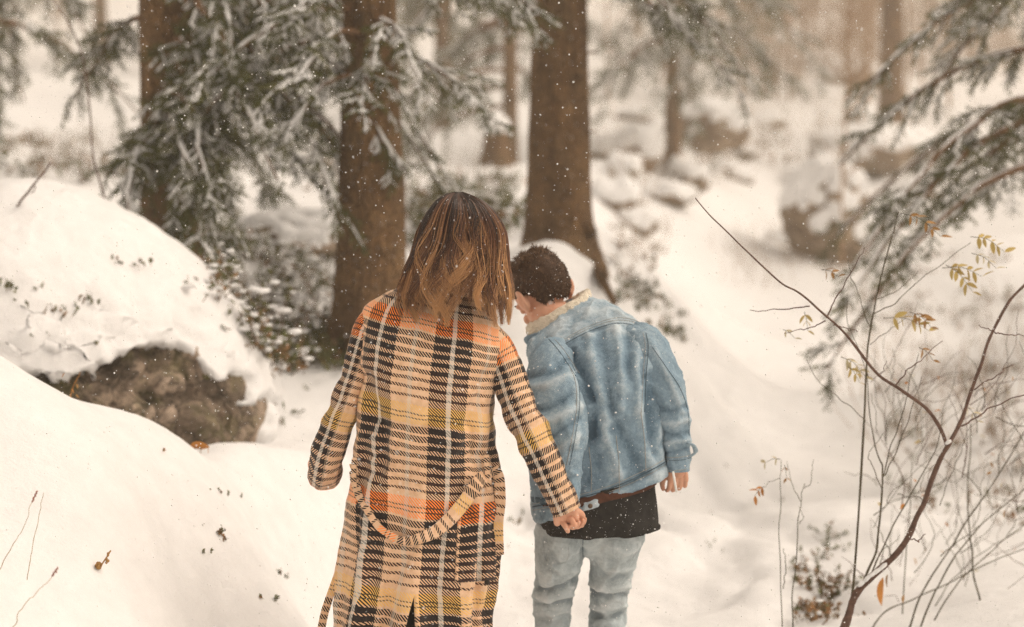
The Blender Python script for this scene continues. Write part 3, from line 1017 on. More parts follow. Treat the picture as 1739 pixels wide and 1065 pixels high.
M['plaid'] = m_plaid()
M['denim'] = m_denim('denim', (0.090, 0.150, 0.205), (0.225, 0.32, 0.395), (0.54, 0.62, 0.665))
M['jeans'] = m_denim('pale_denim', (0.26, 0.31, 0.335), (0.48, 0.545, 0.565), (0.68, 0.72, 0.73))
M['hair_long'] = m_hair('long_hair', (0.020, 0.009, 0.006), (0.14, 0.050, 0.020), (0.58, 0.31, 0.13))
M['hair_short'] = m_hair('short_hair', (0.055, 0.030, 0.017), (0.11, 0.062, 0.035), (0.24, 0.145, 0.085), 0.65, 0.2)
sk = NT('skin')
_c = sk.coord('Object')
sk.bump(sk.noise(_c, 220, 4), 0.15, 0.003)
sk.b.inputs['Subsurface Weight'].default_value = 0.15
sk.b.inputs['Subsurface Radius'].default_value = (0.012, 0.005, 0.003)
M['skin'] = sk.set(sk.mix(sk.ramp(sk.noise(_c, 18, 4), [(0.35, 0), (0.65, 1)]), (0.60, 0.30, 0.19), (0.66, 0.37, 0.25)), 0.5, 0.35)
cs = NT('cold_skin')
_c = cs.coord('Object')
cs.bump(cs.noise(_c, 200, 4), 0.2, 0.003)
M['cold_skin'] = cs.set(cs.mix(cs.ramp(cs.noise(_c, 40, 4), [(0.35, 0), (0.65, 1)]), (0.52, 0.19, 0.11), (0.62, 0.28, 0.18)), 0.5, 0.35)
M['black_cloth'] = m_plain('black_cloth', (0.012, 0.012, 0.012), (0.026, 0.024, 0.022), 60, 0.85, 0.4, 0.004)
M['brown_cloth'] = m_plain('brown_cloth', (0.065, 0.026, 0.016), (0.11, 0.045, 0.028), 50, 0.85, 0.4, 0.004)
M['sherpa'] = m_plain('sherpa', (0.76, 0.67, 0.53), (0.88, 0.80, 0.66), 130, 0.95, 0.9, 0.012, 0.1)
M['thread'] = m_plain('thread', (0.26, 0.27, 0.26), (0.42, 0.40, 0.36), 90, 0.85, 0.2)
M['dark_thread'] = m_plain('dark_thread', (0.05, 0.085, 0.115), (0.09, 0.14, 0.18), 90, 0.85, 0.2)
M['brass'] = m_plain('dull_brass', (0.10, 0.07, 0.05), (0.22, 0.15, 0.10), 60, 0.4, 0.2)
M['brass'].node_tree.nodes['Principled BSDF'].inputs['Metallic'].default_value = 0.7
M['boot'] = m_plain('boot_leather', (0.02, 0.016, 0.013), (0.05, 0.038, 0.03), 40, 0.6, 0.3)
M['paper'] = m_plain('white_paper', (0.78, 0.77, 0.74), (0.84, 0.83, 0.80), 60, 0.7, 0.1)


# ------------------------------------------------------------------ garment lofts
def ring_loft(table, nr, ns, sup=2.35, slit=None):
    """Rows (left px, left py, right px, right py, half depth, distance): rings of a garment, bottom to top.
    Column 0 is the middle of the back. Returns verts (nr, ns+1, 3) and signed arc length u."""
    tb = np.array(table, float)
    rows = np.array([np.concatenate([P(r[0], r[1], r[5]), P(r[2], r[3], r[5]), [r[4]]]) for r in tb])
    rows = catmull(rows, nr)
    L, Rr, b = rows[:, 0:3], rows[:, 3:6], rows[:, 6]
    C, A = (L + Rr) / 2, (Rr - L) / 2
    th = np.linspace(0, 2 * PI, ns + 1)[None, :] * np.ones((nr, 1))
    if slit is not None:
        g = slit(np.linspace(0, 1, nr))[:, None]
        th = g + th * (2 * PI - 2 * g) / (2 * PI)
    ph = th - PI / 2
    e = 2.0 / sup
    c, s = np.cos(ph), np.sin(ph)
    c, s = np.sign(c) * np.abs(c) ** e, np.sign(s) * np.abs(s) ** e
    v = C[:, None, :] + A[:, None, :] * c[..., None]
    v[..., 1] += b[:, None] * s
    seg = np.linalg.norm(np.diff(v, axis=1), axis=2)
    arc = np.concatenate([np.zeros((nr, 1)), np.cumsum(seg, 1)], 1)
    tot = arc[:, -1:]
    u = np.where(th < PI, arc, arc - tot)
    return v, u, tot


def loft_faces(nr, ns, open_rows=None):
    i = np.arange(nr)[:, None]; j = np.arange(ns + 1)[None, :]
    idx = i * (ns + 1) + j
    close = np.ones(nr, bool) if open_rows is None else ~open_rows
    idx = np.where((j == ns) & close[:, None], i * (ns + 1), idx)
    return np.stack([idx[:-1, :-1], idx[:-1, 1:], idx[1:, 1:], idx[1:, :-1]], -1).reshape(-1, 4)


def displace(v, f, d):
    n = normals(v, f)
    return v + n * d[:, None]


def sleeve(axis, nr, ns, disp, cuff=True):
    """axis rows (px, py, distance, radius in px): a tube with u, v cloth coordinates."""
    ax = np.array(axis, float)
    rows = np.array([np.append(P(a[0], a[1], a[2]), a[3] * a[2] / F) for a in ax])
    rows = catmull(rows, nr)
    p, r = rows[:, :3], rows[:, 3]
    T = np.gradient(p, axis=0); T /= np.linalg.norm(T, axis=1)[:, None]
    S = np.cross(T, np.array([0, 1.0, 0])); S /= np.linalg.norm(S, axis=1)[:, None]
    U = np.cross(T, S)
    ln = np.concatenate([[0], np.cumsum(np.linalg.norm(np.diff(p, axis=0), axis=1))])
    a = np.linspace(0, 2 * PI, ns + 1) + PI / 2          # starts on the hidden side
    Rr = r[:, None] * np.ones((1, ns + 1))
    uu = (a - a[0] - PI)[None, :] * 0.055 * np.ones((nr, 1))
    vv = ln[:, None] * np.ones((1, ns + 1))
    ring_d = disp(np.cos(a)[None, :] * np.ones((nr, 1)), np.sin(a)[None, :] * np.ones((nr, 1)), vv)
    Rr = Rr + ring_d
    v = p[:, None] + Rr[..., None] * (np.cos(a)[None, :, None] * S[:, None] + np.sin(a)[None, :, None] * U[:, None] * 1.0)
    if cuff:                                              # turn the hem inwards
        inner = p[-1] + (v[-1] - p[-1]) * 0.86
        deep = p[-6] + (v[-6] - p[-6]) * 0.78
        v = np.concatenate([v, inner[None], deep[None]])
        uu = np.concatenate([uu, uu[-1:], uu[-1:]]); vv = np.concatenate([vv, vv[-1:] + 0.005, vv[-1:] + 0.03])
    return v.reshape(-1, 3), loft_faces(len(v), ns), np.stack([uu.ravel(), vv.ravel()], -1)


def poly_dist(px, py, line):
    line = np.asarray(line, float)
    d = np.full(px.shape, 1e9)
    for a, b in zip(line[:-1], line[1:]):
        ab = b - a
        t = np.clip(((px - a[0]) * ab[0] + (py - a[1]) * ab[1]) / (ab @ ab), 0, 1)
        d = np.minimum(d, np.hypot(px - a[0] - t * ab[0], py - a[1] - t * ab[1]))
    return d


def creases(v, f, lines, jit=3.0, seed=0):
    """Cloth folds: each line raises (+) or presses (-) the cloth along it. Returns verts and fold height."""
    px, py = proj(v)
    n = normals(v, f)
    j = jit * fbm(v * 14, 2, seed)
    h = np.zeros(len(v))
    face = smooth(-n[:, 1], -0.1, 0.3)
    for line, w, amp in lines:
        L = np.asarray(line, float)
        d = poly_dist(px + j, py + j * 0.6, L)
        h += amp * np.exp(-(d / w) ** 2)
    return v + n * (h * face)[:, None], h * face


def bvh_of(v, f):
    return BVHTree.FromPolygons([Vector(x) for x in v], f.tolist() if not isinstance(f, list) else [list(q) for a in f for q in a.tolist()])


def seam_pts(bvh, line, off=0.0015, step=3.0):
    L = np.asarray(line, float)
    q = catmull(L, max(8, int(np.linalg.norm(np.diff(L, axis=0), axis=1).sum() / step)))
    out = []
    for x, y in q:
        h = cast(x, y, bvh)
        if h is not None: out.append(h[0] + h[1] * off * (1 if h[1][1] < 0 else -1))
    return np.array(out)


def seam(name, bvh, line, r, mat, parent, off=0.001):
    p = seam_pts(bvh, line, off)
    if len(p) < 4: return None
    k = np.array([0.25, 0.5, 0.25])
    q = p.copy()
    for c in range(3): q[1:-1, c] = np.convolve(p[:, c], k, 'valid')
    v, f = tube(q, r, 5)
    return child(name, v, f, mat, parent)


def patch(name, bvh, corners, mat, parent, off=0.006, nu=22, nv=16, uv=None, attrs=None):
    """A flap of cloth lying on a garment between four photo corners (tl, tr, br, bl)."""
    c = np.array(corners, float)
    S, T = np.meshgrid(np.linspace(0, 1, nu), np.linspace(0, 1, nv))
    q = (c[0] * ((1 - S) * (1 - T))[..., None] + c[1] * (S * (1 - T))[..., None] + c[2] * (S * T)[..., None] + c[3] * ((1 - S) * T)[..., None])
    v = np.zeros(S.shape + (3,))
    last = None
    for i in range(nv):
        for j in range(nu):
            h = cast(q[i, j, 0], q[i, j, 1], bvh)
            if h is None: v[i, j] = last if last is not None else P(q[i, j, 0], q[i, j, 1], 4.9)
            else:
                rim = i in (0, nv - 1) or j in (0, nu - 1)
                v[i, j] = h[0] + np.array([0, -1, 0.05]) * (off * (0.35 if rim else 1.0))
                last = v[i, j]
    back = v + np.array([0, 0.004 + off, 0])
    vv = np.concatenate([v.reshape(-1, 3), back.reshape(-1, 3)])
    f = grid_faces(nv, nu, False)
    n = nu * nv
    rim = [i * nu for i in range(nv)] + [(nv - 1) * nu + j for j in range(1, nu)] + [i * nu + nu - 1 for i in range(nv - 2, -1, -1)] + [j for j in range(nu - 2, 0, -1)]
    sidef = np.array([(rim[k], rim[(k + 1) % len(rim)], rim[(k + 1) % len(rim)] + n, rim[k] + n) for k in range(len(rim))])
    faces = np.concatenate([f, f[:, ::-1] + n, sidef])
    kw = {}
    if uv is not None:
        du, dv, u0, v0 = uv
        U = np.stack([u0 + S * du, v0 + T * dv], -1).reshape(-1, 2)
        kw['uv'] = np.concatenate([U, U])
    if attrs is not None: kw['attrs'] = {k: np.full(len(vv), a) for k, a in attrs.items()}
    return child(name, vv, faces, mat, parent, **kw)


def ellipsoid(c, r, rot=None, sub=3):
    d, f = ICO[sub]
    v = d * np.array(r)
    if rot is not None: v = v @ np.array(rot).T
    return v + np.array(c), f


def chain(pts, rad, n=None, sides=12):
    pts = catmull(np.array(pts, float), n or len(pts) * 5)
    rr = np.interp(np.linspace(0, 1, len(pts)), np.linspace(0, 1, len(rad)), rad)
    T0 = pts[0] - pts[1]; T1 = pts[-1] - pts[-2]
    # rounded ends
    T0 = T0 / np.linalg.norm(T0); T1 = T1 / np.linalg.norm(T1)
    e0 = np.array([pts[0] + T0 * rr[0] * k for k in (0.95, 0.7)]); e1 = np.array([pts[-1] + T1 * rr[-1] * k for k in (0.7, 0.95)])
    pts = np.concatenate([e0, pts, e1]); rr = np.concatenate([[rr[0] * 0.3, rr[0] * 0.72], rr, [rr[-1] * 0.72, rr[-1] * 0.3]])
    return tube(pts, rr, sides)


def Rxyz(x, y, z):
    return np.array(Matrix.Rotation(z, 3, 'Z') @ Matrix.Rotation(y, 3, 'Y') @ Matrix.Rotation(x, 3, 'X'))


def head_pieces(c, rot, s=1.0, ears=True):
    """Skull, jaw, nose, brow, lips and ears; the head looks along +Y before rot."""
    mb = MB()
    rot = np.array(rot)
    pos = lambda p: np.array(c) + rot @ (np.array(p) * s)
    mb.add(*ellipsoid(pos((0, -0.012, 0.03)), np.array((0.076, 0.095, 0.088)) * s, rot))
    mb.add(*ellipsoid(pos((0, 0.03, -0.045)), np.array((0.060, 0.062, 0.075)) * s, rot))
    mb.add(*ellipsoid(pos((0, 0.062, -0.098)), np.array((0.030, 0.026, 0.020)) * s, rot))
    mb.add(*chain([pos((0, 0.082, 0.012)), pos((0, 0.098, -0.012)), pos((0, 0.108, -0.030))], [0.008 * s, 0.010 * s, 0.014 * s]))
    for sx in (-1, 1):
        mb.add(*chain([pos((sx * 0.012, 0.086, 0.024)), pos((sx * 0.030, 0.083, 0.028)), pos((sx * 0.052, 0.064, 0.02))], [0.009 * s, 0.009 * s, 0.006 * s]))
        mb.add(*ellipsoid(pos((sx * 0.030, 0.074, 0.008)), np.array((0.014, 0.012, 0.010)) * s, rot, 2))
        mb.add(*ellipsoid(pos((sx * 0.044, 0.058, -0.03)), np.array((0.018, 0.020, 0.018)) * s, rot, 2))
        if ears:
            er = rot @ Rxyz(0, 0, sx * -0.45)
            mb.add(*ellipsoid(pos((sx * 0.083, -0.012, -0.006)), np.array((0.008, 0.017, 0.031)) * s, er, 3))
            mb.add(*chain([pos((sx * 0.078, -0.002, -0.034)), pos((sx * 0.090, -0.022, -0.020)), pos((sx * 0.094, -0.030, 0.006)), pos((sx * 0.088, -0.016, 0.026)), pos((sx * 0.080, 0.0, 0.022))], [0.006 * s, 0.006 * s, 0.0065 * s, 0.006 * s, 0.005 * s]))
    for dz, ry in ((-0.058, 0.006), (-0.068, 0.0075)):
        mb.add(*chain([pos((-0.022, 0.085, dz)), pos((0, 0.094, dz)), pos((0.022, 0.085, dz))], [0.003 * s, ry * s, 0.003 * s]))
    return mb


def head_extras(c, rot, s, parent, brow_mat):
    rot = np.array(rot)
    pos = lambda p: np.array(c) + rot @ (np.array(p) * s)
    for sx in (-1, 1):
        v, f = ellipsoid(pos((sx * 0.030, 0.080, 0.008)), np.array((0.010, 0.008, 0.007)) * s, rot, 2)
        child('eye', v, f, M['paper'], parent)
        v, f = chain([pos((sx * 0.012, 0.093, 0.030)), pos((sx * 0.030, 0.092, 0.036)), pos((sx * 0.05, 0.074, 0.030))], [0.003 * s, 0.0035 * s, 0.002 * s], sides=6)
        child('eyebrow', v, f, brow_mat, parent)


# ================================================================== the woman: long plaid coat
wY = 4.85
woman = thing('person', 'person with long caramel hair in a belted orange and black plaid coat', 'person', (-0.25, 4.85, 0.0))
wz = ground_z(-0.25, 4.85)
woman.location.z = wz

coat_tab = [  # bottom to top
    (572, 1215, 824, 1212, 0.205, 4.86), (576, 1130, 824, 1130, 0.20, 4.86), (580, 1060, 826, 1060, 0.19, 4.86), (583, 1000, 834, 1000, 0.185, 4.86), (587, 945, 842, 948, 0.178, 4.86),
    (592, 890, 846, 895, 0.168, 4.86), (596, 840, 849, 848, 0.155, 4.86), (602, 790, 846, 800, 0.146, 4.86), (608, 735, 842, 748, 0.142, 4.85), (612, 685, 840, 702, 0.142, 4.85), (613, 640, 842, 662, 0.142, 4.85),
    (611, 600, 850, 630, 0.135, 4.85), (609, 566, 858, 605, 0.122, 4.85), (611, 542, 862, 585, 0.105, 4.855), (620, 521, 858, 566, 0.090, 4.86), (642, 504, 844, 546, 0.078, 4.87), (672, 490, 824, 524, 0.070, 4.88), (696, 478, 806, 504, 0.066, 4.885), (706, 462, 800, 486, 0.066, 4.89), (710, 450, 796, 472, 0.064, 4.895)]
nr, ns = 300, 200
srow = lambda t: np.where(t < 0.172, (0.172 - t) / 0.172, 0) ** 1.0 * 0.16
v3, u, tot = ring_loft(coat_tab, nr, ns, 2.3, srow)
open_rows = np.linspace(0, 1, nr) < 0.172
f_coat = loft_faces(nr, ns, open_rows)
flat = v3.reshape(-1, 3)
cz = v3[:, 0, 2]
ch = tot[int(nr * 0.6)]
uu = u * (0.55 + 0.45 * ch / tot)
mer = (v3[:, 20] + v3[:, -21]) / 2                   # a meridian of the back: cloth length runs along it
arcl = np.concatenate([[0], np.cumsum(np.linalg.norm(np.diff(mer, axis=0), axis=1))])
z_ref = P(735, 556, 4.72)[2]                         # middle of the upper orange band on the back
vcoord = np.interp(z_ref, mer[:, 2], arcl) - arcl
tilt = 0.10 * (v3[..., 0].mean(1, keepdims=True) - v3[..., 0]) * smooth(cz, 1.6, 0.9)[:, None] * np.sign(-1.0) * -1.0
vv = vcoord[:, None] + tilt + 0.033
th = np.linspace(0, 2 * PI, ns + 1)[None, :]
tz = np.linspace(0, 1, nr)[:, None]
low = smooth(1 - tz, 0.45, 0.95)
fold = 0.016 * low * np.sin(th * 9 + 1.2 * np.sin(tz * 9) + 0.8) + 0.009 * low * np.sin(th * 17 + 2.0)
wrk = 0.0095 * fbm(np.stack([u * 9, vcoord[:, None] * 6 + u * 5, u * 0 + 3], -1), 3, 4) + 0.003 * fbm(np.stack([u * 20, vcoord[:, None] * 26 + u * 0, u * 0], -1), 2, 14)
dd = (fold + wrk * smooth(1 - tz, 0.02, 0.2)).ravel()
flat = displace(flat, f_coat, dd)
flat, _ = creases(flat, f_coat, [
    ([(620, 640), (650, 740), (640, 800)], 12, -0.016), ([(828, 640), (800, 720), (806, 790)], 12, -0.016), ([(650, 600), (672, 700), (668, 780)], 9, 0.007), ([(735, 690), (728, 760), (740, 830)], 8, -0.008), ([(690, 600), (700, 700), (690, 790)], 16, 0.006), ([(770, 620), (760, 720), (770, 800)], 16, 0.006),
    ([(615, 770), (690, 790), (760, 785), (840, 765)], 7, -0.009), ([(620, 740), (700, 756), (780, 752)], 7, 0.008), ([(640, 715), (720, 728), (800, 722)], 6, -0.006), ([(640, 880), (700, 935), (690, 980)], 12, -0.006), ([(700, 920), (668, 985), (650, 1065)], 8, -0.012), ([(760, 900), (770, 980), (780, 1065)], 14, 0.010), ([(610, 880), (620, 970), (612, 1065)], 13, 0.008),
    ([(800, 870), (812, 960), (806, 1065)], 9, -0.010)], 4, 3)
coat = child('coat', flat, f_coat, M['plaid'], woman, uv=np.stack([uu.ravel(), vv.ravel()], -1))
sol = coat.modifiers.new('thickness', 'SOLIDIFY'); sol.thickness = 0.006; sol.offset = -1

dl = lambda c, s, v: 0.004 * fbm(np.stack([c * 2, s * 2, v * 26], -1), 3, 5) + 0.0035 * np.sin(v * 62 + c * 1.7 + s) * smooth(v, 0.12, 0.22) * (1 - smooth(v, 0.30, 0.40))
vL, fL, uvL = sleeve([(652, 535, 4.87, 26), (632, 556, 4.86, 29), (617, 592, 4.85, 27), (602, 640, 4.84, 24), (588, 680, 4.835, 25), (573, 722, 4.84, 27), (558, 765, 4.855, 29), (552, 795, 4.89, 29), (551, 806, 4.95, 28), (552, 806, 5.02, 26)], 150, 56, dl)
uvL[:, 1] -= 0.035
slL = child('sleeve', vL, fL, M['plaid'], coat, uv=uvL)
vR, fR, uvR = sleeve([(822, 572, 4.86, 28), (842, 592, 4.85, 31), (860, 632, 4.84, 31), (881, 690, 4.82, 31), (907, 745, 4.80, 31), (930, 796, 4.79, 29), (948, 836, 4.79, 26.5), (962, 868, 4.79, 25)], 150, 56, dl)
uvR[:, 1] -= 0.04
slR = child('sleeve', vR, fR, M['plaid'], coat, uv=uvR)
coat_bvh = [bvh_of(flat, f_coat)]


def strap(name, line, widths, parent, bvh, off=0.012, thick=0.16, v0=0.0, ref=(0, 1, 0), Y=None):
    """A flat cloth strap hanging on a garment along photo points."""
    L = np.asarray(line, float)
    q = catmull(L, 70)
    wd = np.interp(np.linspace(0, 1, 70), np.linspace(0, 1, len(widths)), widths)
    pts = []
    for i, (x, y) in enumerate(q):
        h = cast(x, y, bvh) if Y is None else None
        pts.append(h[0] + np.array([0, -off, 0]) if h is not None else P(x, y, Y if Y is not None else 4.86))
    pts = np.array(pts)
    k = np.ones(9) / 9
    for c in (1,): pts[:, c] = np.convolve(np.pad(pts[:, c], 4, mode='edge'), k, 'valid')
    T = np.gradient(pts, axis=0); T /= np.linalg.norm(T, axis=1)[:, None]
    Nn = np.array(ref, float) * np.ones((70, 1))
    S = np.cross(T, Nn); S /= np.linalg.norm(S, axis=1)[:, None]
    U = np.cross(S, T)
    a = np.linspace(0, 2 * PI, 13)
    e = 0.45
    ca, sa = np.sign(np.cos(a)) * np.abs(np.cos(a)) ** e, np.sign(np.sin(a)) * np.abs(np.sin(a)) ** e
    hw = wd / 2 * 4.8 / F
    v = pts[:, None] + hw[:, None, None] * (ca[None, :, None] * S[:, None] + thick * sa[None, :, None] * U[:, None])
    v = np.concatenate([np.repeat(pts[:1, None], 13, 1), v, np.repeat(pts[-1:, None], 13, 1)])
    ln = np.concatenate([[0], np.cumsum(np.linalg.norm(np.diff(pts, axis=0), axis=1))])
    vv = np.concatenate([[ln[0]], ln, [ln[-1]]])[:, None] * np.ones((1, 13)) + v0
    uu = np.concatenate([[0], hw, [0]])[:, None] * ca[None] + 0.146
    return child(name, v.reshape(-1, 3), loft_faces(72, 12), M['plaid'], parent, uv=np.stack([uu.ravel(), vv.ravel()], -1))


strap('belt', [(598, 792), (606, 826), (624, 866), (652, 900), (688, 917), (722, 910), (756, 888), (788, 852), (812, 818), (836, 796)], [16, 14, 12, 12, 15, 20, 23, 24, 23, 21], coat, coat_bvh, 0.014, 0.10, 0.30)
strap('belt_end', [(838, 794), (847, 812), (849, 850), (846, 890), (848, 942)], [18, 19, 20, 18, 16], coat, coat_bvh, Y=4.80, v0=0.1)
strap('belt_end', [(596, 880), (588, 930), (570, 985), (553, 1035), (545, 1070), (530, 1130)], [10, 12, 13, 14, 14, 14], coat, coat_bvh, Y=4.86, v0=0.08)
strap('belt_loop', [(603, 775), (602, 800), (603, 826)], [9, 9, 9], coat, coat_bvh, 0.022, v0=0.1)
strap('belt_loop', [(826, 770), (828, 800), (830, 830)], [9, 9, 9], coat, coat_bvh, 0.024, v0=0.1)
patch('pocket', coat_bvh, [(778, 862), (846, 850), (842, 985), (772, 990)], M['plaid'], coat, 0.008, uv=(0.11, 0.22, 0.0, 0.0))
for (bx, by) in ((827, 988), (610, 856)):
    h = cast(bx, by, coat_bvh)
    v, f = ellipsoid(h[0] + np.array([0, -0.006, 0]), (0.008, 0.0035, 0.008), None, 2)
    child('button', v, f, M['boot'], coat)
# --- her body under the coat, and her hands
hw_c = np.array(P(779, 415, 4.86)); hw_c[1] = 4.90
hrot = Rxyz(-0.10, 0.10, 0.0)
bodyw = head_pieces(hw_c, hrot, 0.98)
mbw = MB()
for x in (bodyw.v,): pass
v, f = bodyw.get()
neck_base = P(757, 500, 4.90)
mb = MB()
mb.add(v, f[0]); [mb.add(v * 0 + v, q) for q in f[1:]] if len(f) > 1 else None
mb.add(*chain([hw_c + (0, 0.0, -0.06), neck_base, neck_base + (0, -0.01, -0.06)], [0.05, 0.052, 0.06]))
torso = [P(757, 520, 4.88), P(740, 600, 4.86), P(730, 760, 4.86), P(722, 880, 4.86)]
mb.add(*chain(torso, [0.07, 0.10, 0.095, 0.12], 24, 16))
mb.add(*chain([P(640, 556, 4.86), P(740, 555, 4.87), P(838, 596, 4.86)], [0.035, 0.05, 0.035]))
for (a, b, c, d) in (((640, 556, 4.86), (602, 640, 4.84), (575, 720, 4.84), (553, 800, 4.90)), ((840, 596, 4.85), (870, 660, 4.83), (907, 745, 4.80), (955, 852, 4.79))):
    mb.add(*chain([P(*a), P(*b), P(*c), P(*d)], [0.035, 0.034, 0.03, 0.022], 24))
for sx, hipx in ((-1, 690), (1, 752)):
    hip = P(hipx, 880, 4.86); kn = np.array([hip[0] + sx * 0.005, 4.88, wz + 0.47]); an = np.array([hip[0] + sx * 0.02, 4.86, wz + 0.09])
    mb.add(*chain([hip, kn, an, an + (sx * 0.02, 0.13, -0.045)], [0.075, 0.05, 0.036, 0.032], 30))
bv, bf = remesh(mb, 0.009, 4)


def hand_pieces(wrist, palm_end, across, nrm, s=1.0, curl=(0.5, 0.6, 0.4), spread=0.10, thumb_side=1, lens=(0.074, 0.082, 0.077, 0.060), thumb=True):
    """Palm from wrist to knuckles; across = unit vector index->little finger; nrm = palm side normal (fingers curl towards it)."""
    mb = MB()
    w, k = np.array(wrist, float), np.array(palm_end, float)
    fwd = (k - w) / np.linalg.norm(k - w)
    across = np.array(across, float); across -= fwd * (across @ fwd); across /= np.linalg.norm(across)
    nrm = np.cross(fwd, across) if nrm is None else np.array(nrm, float)
    nrm -= fwd * (nrm @ fwd); nrm -= across * (nrm @ across); nrm /= np.linalg.norm(nrm)
    for i in range(4):                                     # palm: four metacarpals, fused by the remesh
        o = (i - 1.5) * 0.0185 * s
        mb.add(*chain([w + across * o * 0.55, (w + k) / 2 + across * o * 0.85 - nrm * 0.002 * s, k + across * o - nrm * 0.003 * s], [0.013 * s, 0.0125 * s, 0.0108 * s]))
    for i in range(4):
        o = (i - 1.5) * 0.0185 * s
        p = k + across * o - nrm * 0.002 * s
        d = fwd + across * (i - 1.5) * spread
        d /= np.linalg.norm(d)
        pts = [p]
        ang = 0
        for j, (part, cu) in enumerate(zip((0.46, 0.30, 0.24), curl)):
            ang += cu * (1 + 0.10 * (i - 1.5))
            dirj = d * math.cos(ang) + nrm * math.sin(ang)
            p = p + dirj * lens[i] * s * part
            pts.append(p)
        mb.add(*chain(pts, [0.0098 * s, 0.0088 * s, 0.0080 * s, 0.0066 * s] if i < 3 else [0.0085 * s, 0.0076 * s, 0.0068 * s, 0.0056 * s], 22, 10))
    if thumb:
        b = w + fwd * 0.022 * s - across * 0.026 * s
        t1 = b + (fwd * 0.7 - across * 0.55 + nrm * 0.5) * 0.036 * s
        t2 = t1 + (fwd * 0.85 - across * 0.05 + nrm * 0.55) * 0.030 * s
        t3 = t2 + (fwd * 0.9 + across * 0.2 + nrm * 0.3) * 0.022 * s
        mb.add(*chain([b, t1, t2, t3], [0.014 * s, 0.011 * s, 0.0095 * s, 0.0075 * s], 20, 10))
    return mb


# her right hand closes on his: back of the hand to the camera, fingers curling away round his palm
wr = P(957, 858, 4.79); kn = P(962, 884, 4.80)
hr = hand_pieces(wr, kn, (P(938, 886, 4.80) - P(985, 868, 4.80)), (0.15, 1, 0.25), 0.98, (1.0, 1.0, 0.5), 0.03, thumb=True)
hv, hf = remesh(hr, 0.0022, 3)
hl = hand_pieces(P(552, 802, 4.96), P(552, 800, 5.02), (1, 0, 0.1), (0, 0.1, 1), 0.85, (0.6, 0.8, 0.5))
hv2, hf2 = remesh(hl, 0.003, 3)
mbb = MB()
for V, Fs in ((bv, bf), (hv, hf), (hv2, hf2)):
    n0 = mbb.n
    first = True
    for q in Fs:
        if first: mbb.add(V, q); first = False
        else: mbb.f4.append(q + n0) if q.shape[1] == 4 else mbb.f3.append(q + n0)
v, f = mbb.get()
child('body', v, f, M['skin'], woman)
head_extras(hw_c, hrot, 0.98, woman, M['hair_long'])
mb = MB()
for sx, hipx in ((-1, 690), (1, 752)):
    hip = P(hipx, 880, 4.86); kn_ = np.array([hip[0] + sx * 0.005, 4.88, wz + 0.47]); an = np.array([hip[0] + sx * 0.02, 4.86, wz + 0.12])
    mb.add(*chain([hip, kn_, an], [0.088, 0.060, 0.046], 30, 16))
v, f = remesh(mb, 0.009, 3)
child('leggings', v, f, M['black_cloth'], woman)
for sx, hipx in ((-1, 690), (1, 752)):
    x = P(hipx, 880, 4.86)[0] + sx * 0.02
    mb = MB()
    mb.add(*chain([(x, 4.86, wz + 0.30), (x, 4.86, wz + 0.10), (x, 4.87, wz + 0.06)], [0.056, 0.052, 0.05], 14, 14))
    mb.add(*ellipsoid((x + sx * 0.008, 4.94, wz + 0.045), (0.046, 0.13, 0.055)))
    v, f = remesh(mb, 0.007, 3)
    v[:, 2] = np.maximum(v[:, 2], wz - 0.01)
    child('boot', v, f, M['boot'], woman)

# --- her hair: a dark under-layer and a few thousand clumped strands
hair_tab = [  # top to bottom
    (772, 326, 786, 326, 0.012, 4.84), (758, 331, 802, 333, 0.04, 4.84), (744, 343, 822, 346, 0.068, 4.84), (731, 364, 838, 366, 0.09, 4.845), (719, 390, 850, 392, 0.104, 4.85), (710, 420, 854, 420, 0.110, 4.85), (702, 450, 856, 450, 0.108, 4.845),
    (694, 478, 856, 478, 0.104, 4.835), (687, 502, 856, 502, 0.10, 4.825), (686, 525, 856, 526, 0.098, 4.815), (690, 548, 856, 552, 0.098, 4.81)]
ht = np.array([np.concatenate([P(r[0], r[1], r[5]), P(r[2], r[3], r[5]), [r[4]]]) for r in hair_tab])
HT = catmull(ht, 160)


def hair_pt(t, ph, k):
    """Point on the hair envelope: t 0 crown .. 1 ends, ph angle (-pi/2 = back), k scale inwards."""
    i = np.clip(t * 159, 0, 158.999); a = i.astype(int); w = (i - a)[..., None]
    row = HT[a] * (1 - w) + HT[a + 1] * w
    C, A, b = (row[..., 0:3] + row[..., 3:6]) / 2, (row[..., 3:6] - row[..., 0:3]) / 2, row[..., 6]
    p = C + A * (np.cos(ph) * k)[..., None]
    p[..., 1] += b * np.sin(ph) * k
    return p


tg, pg = np.meshgrid(np.linspace(0.0, 0.62, 60), np.linspace(0, 2 * PI, 65), indexing='ij')
kk = 0.90 - 0.10 * smooth(tg, 0.45, 0.62)
capv = hair_pt(tg, pg, kk).reshape(-1, 3)
cap = child('hair', capv, loft_faces(60, 64)[:, ::-1], M['hair_long'], woman, attrs={'len': np.full(len(capv), 0.0), 'rnd': np.full(len(capv), 0.3)})


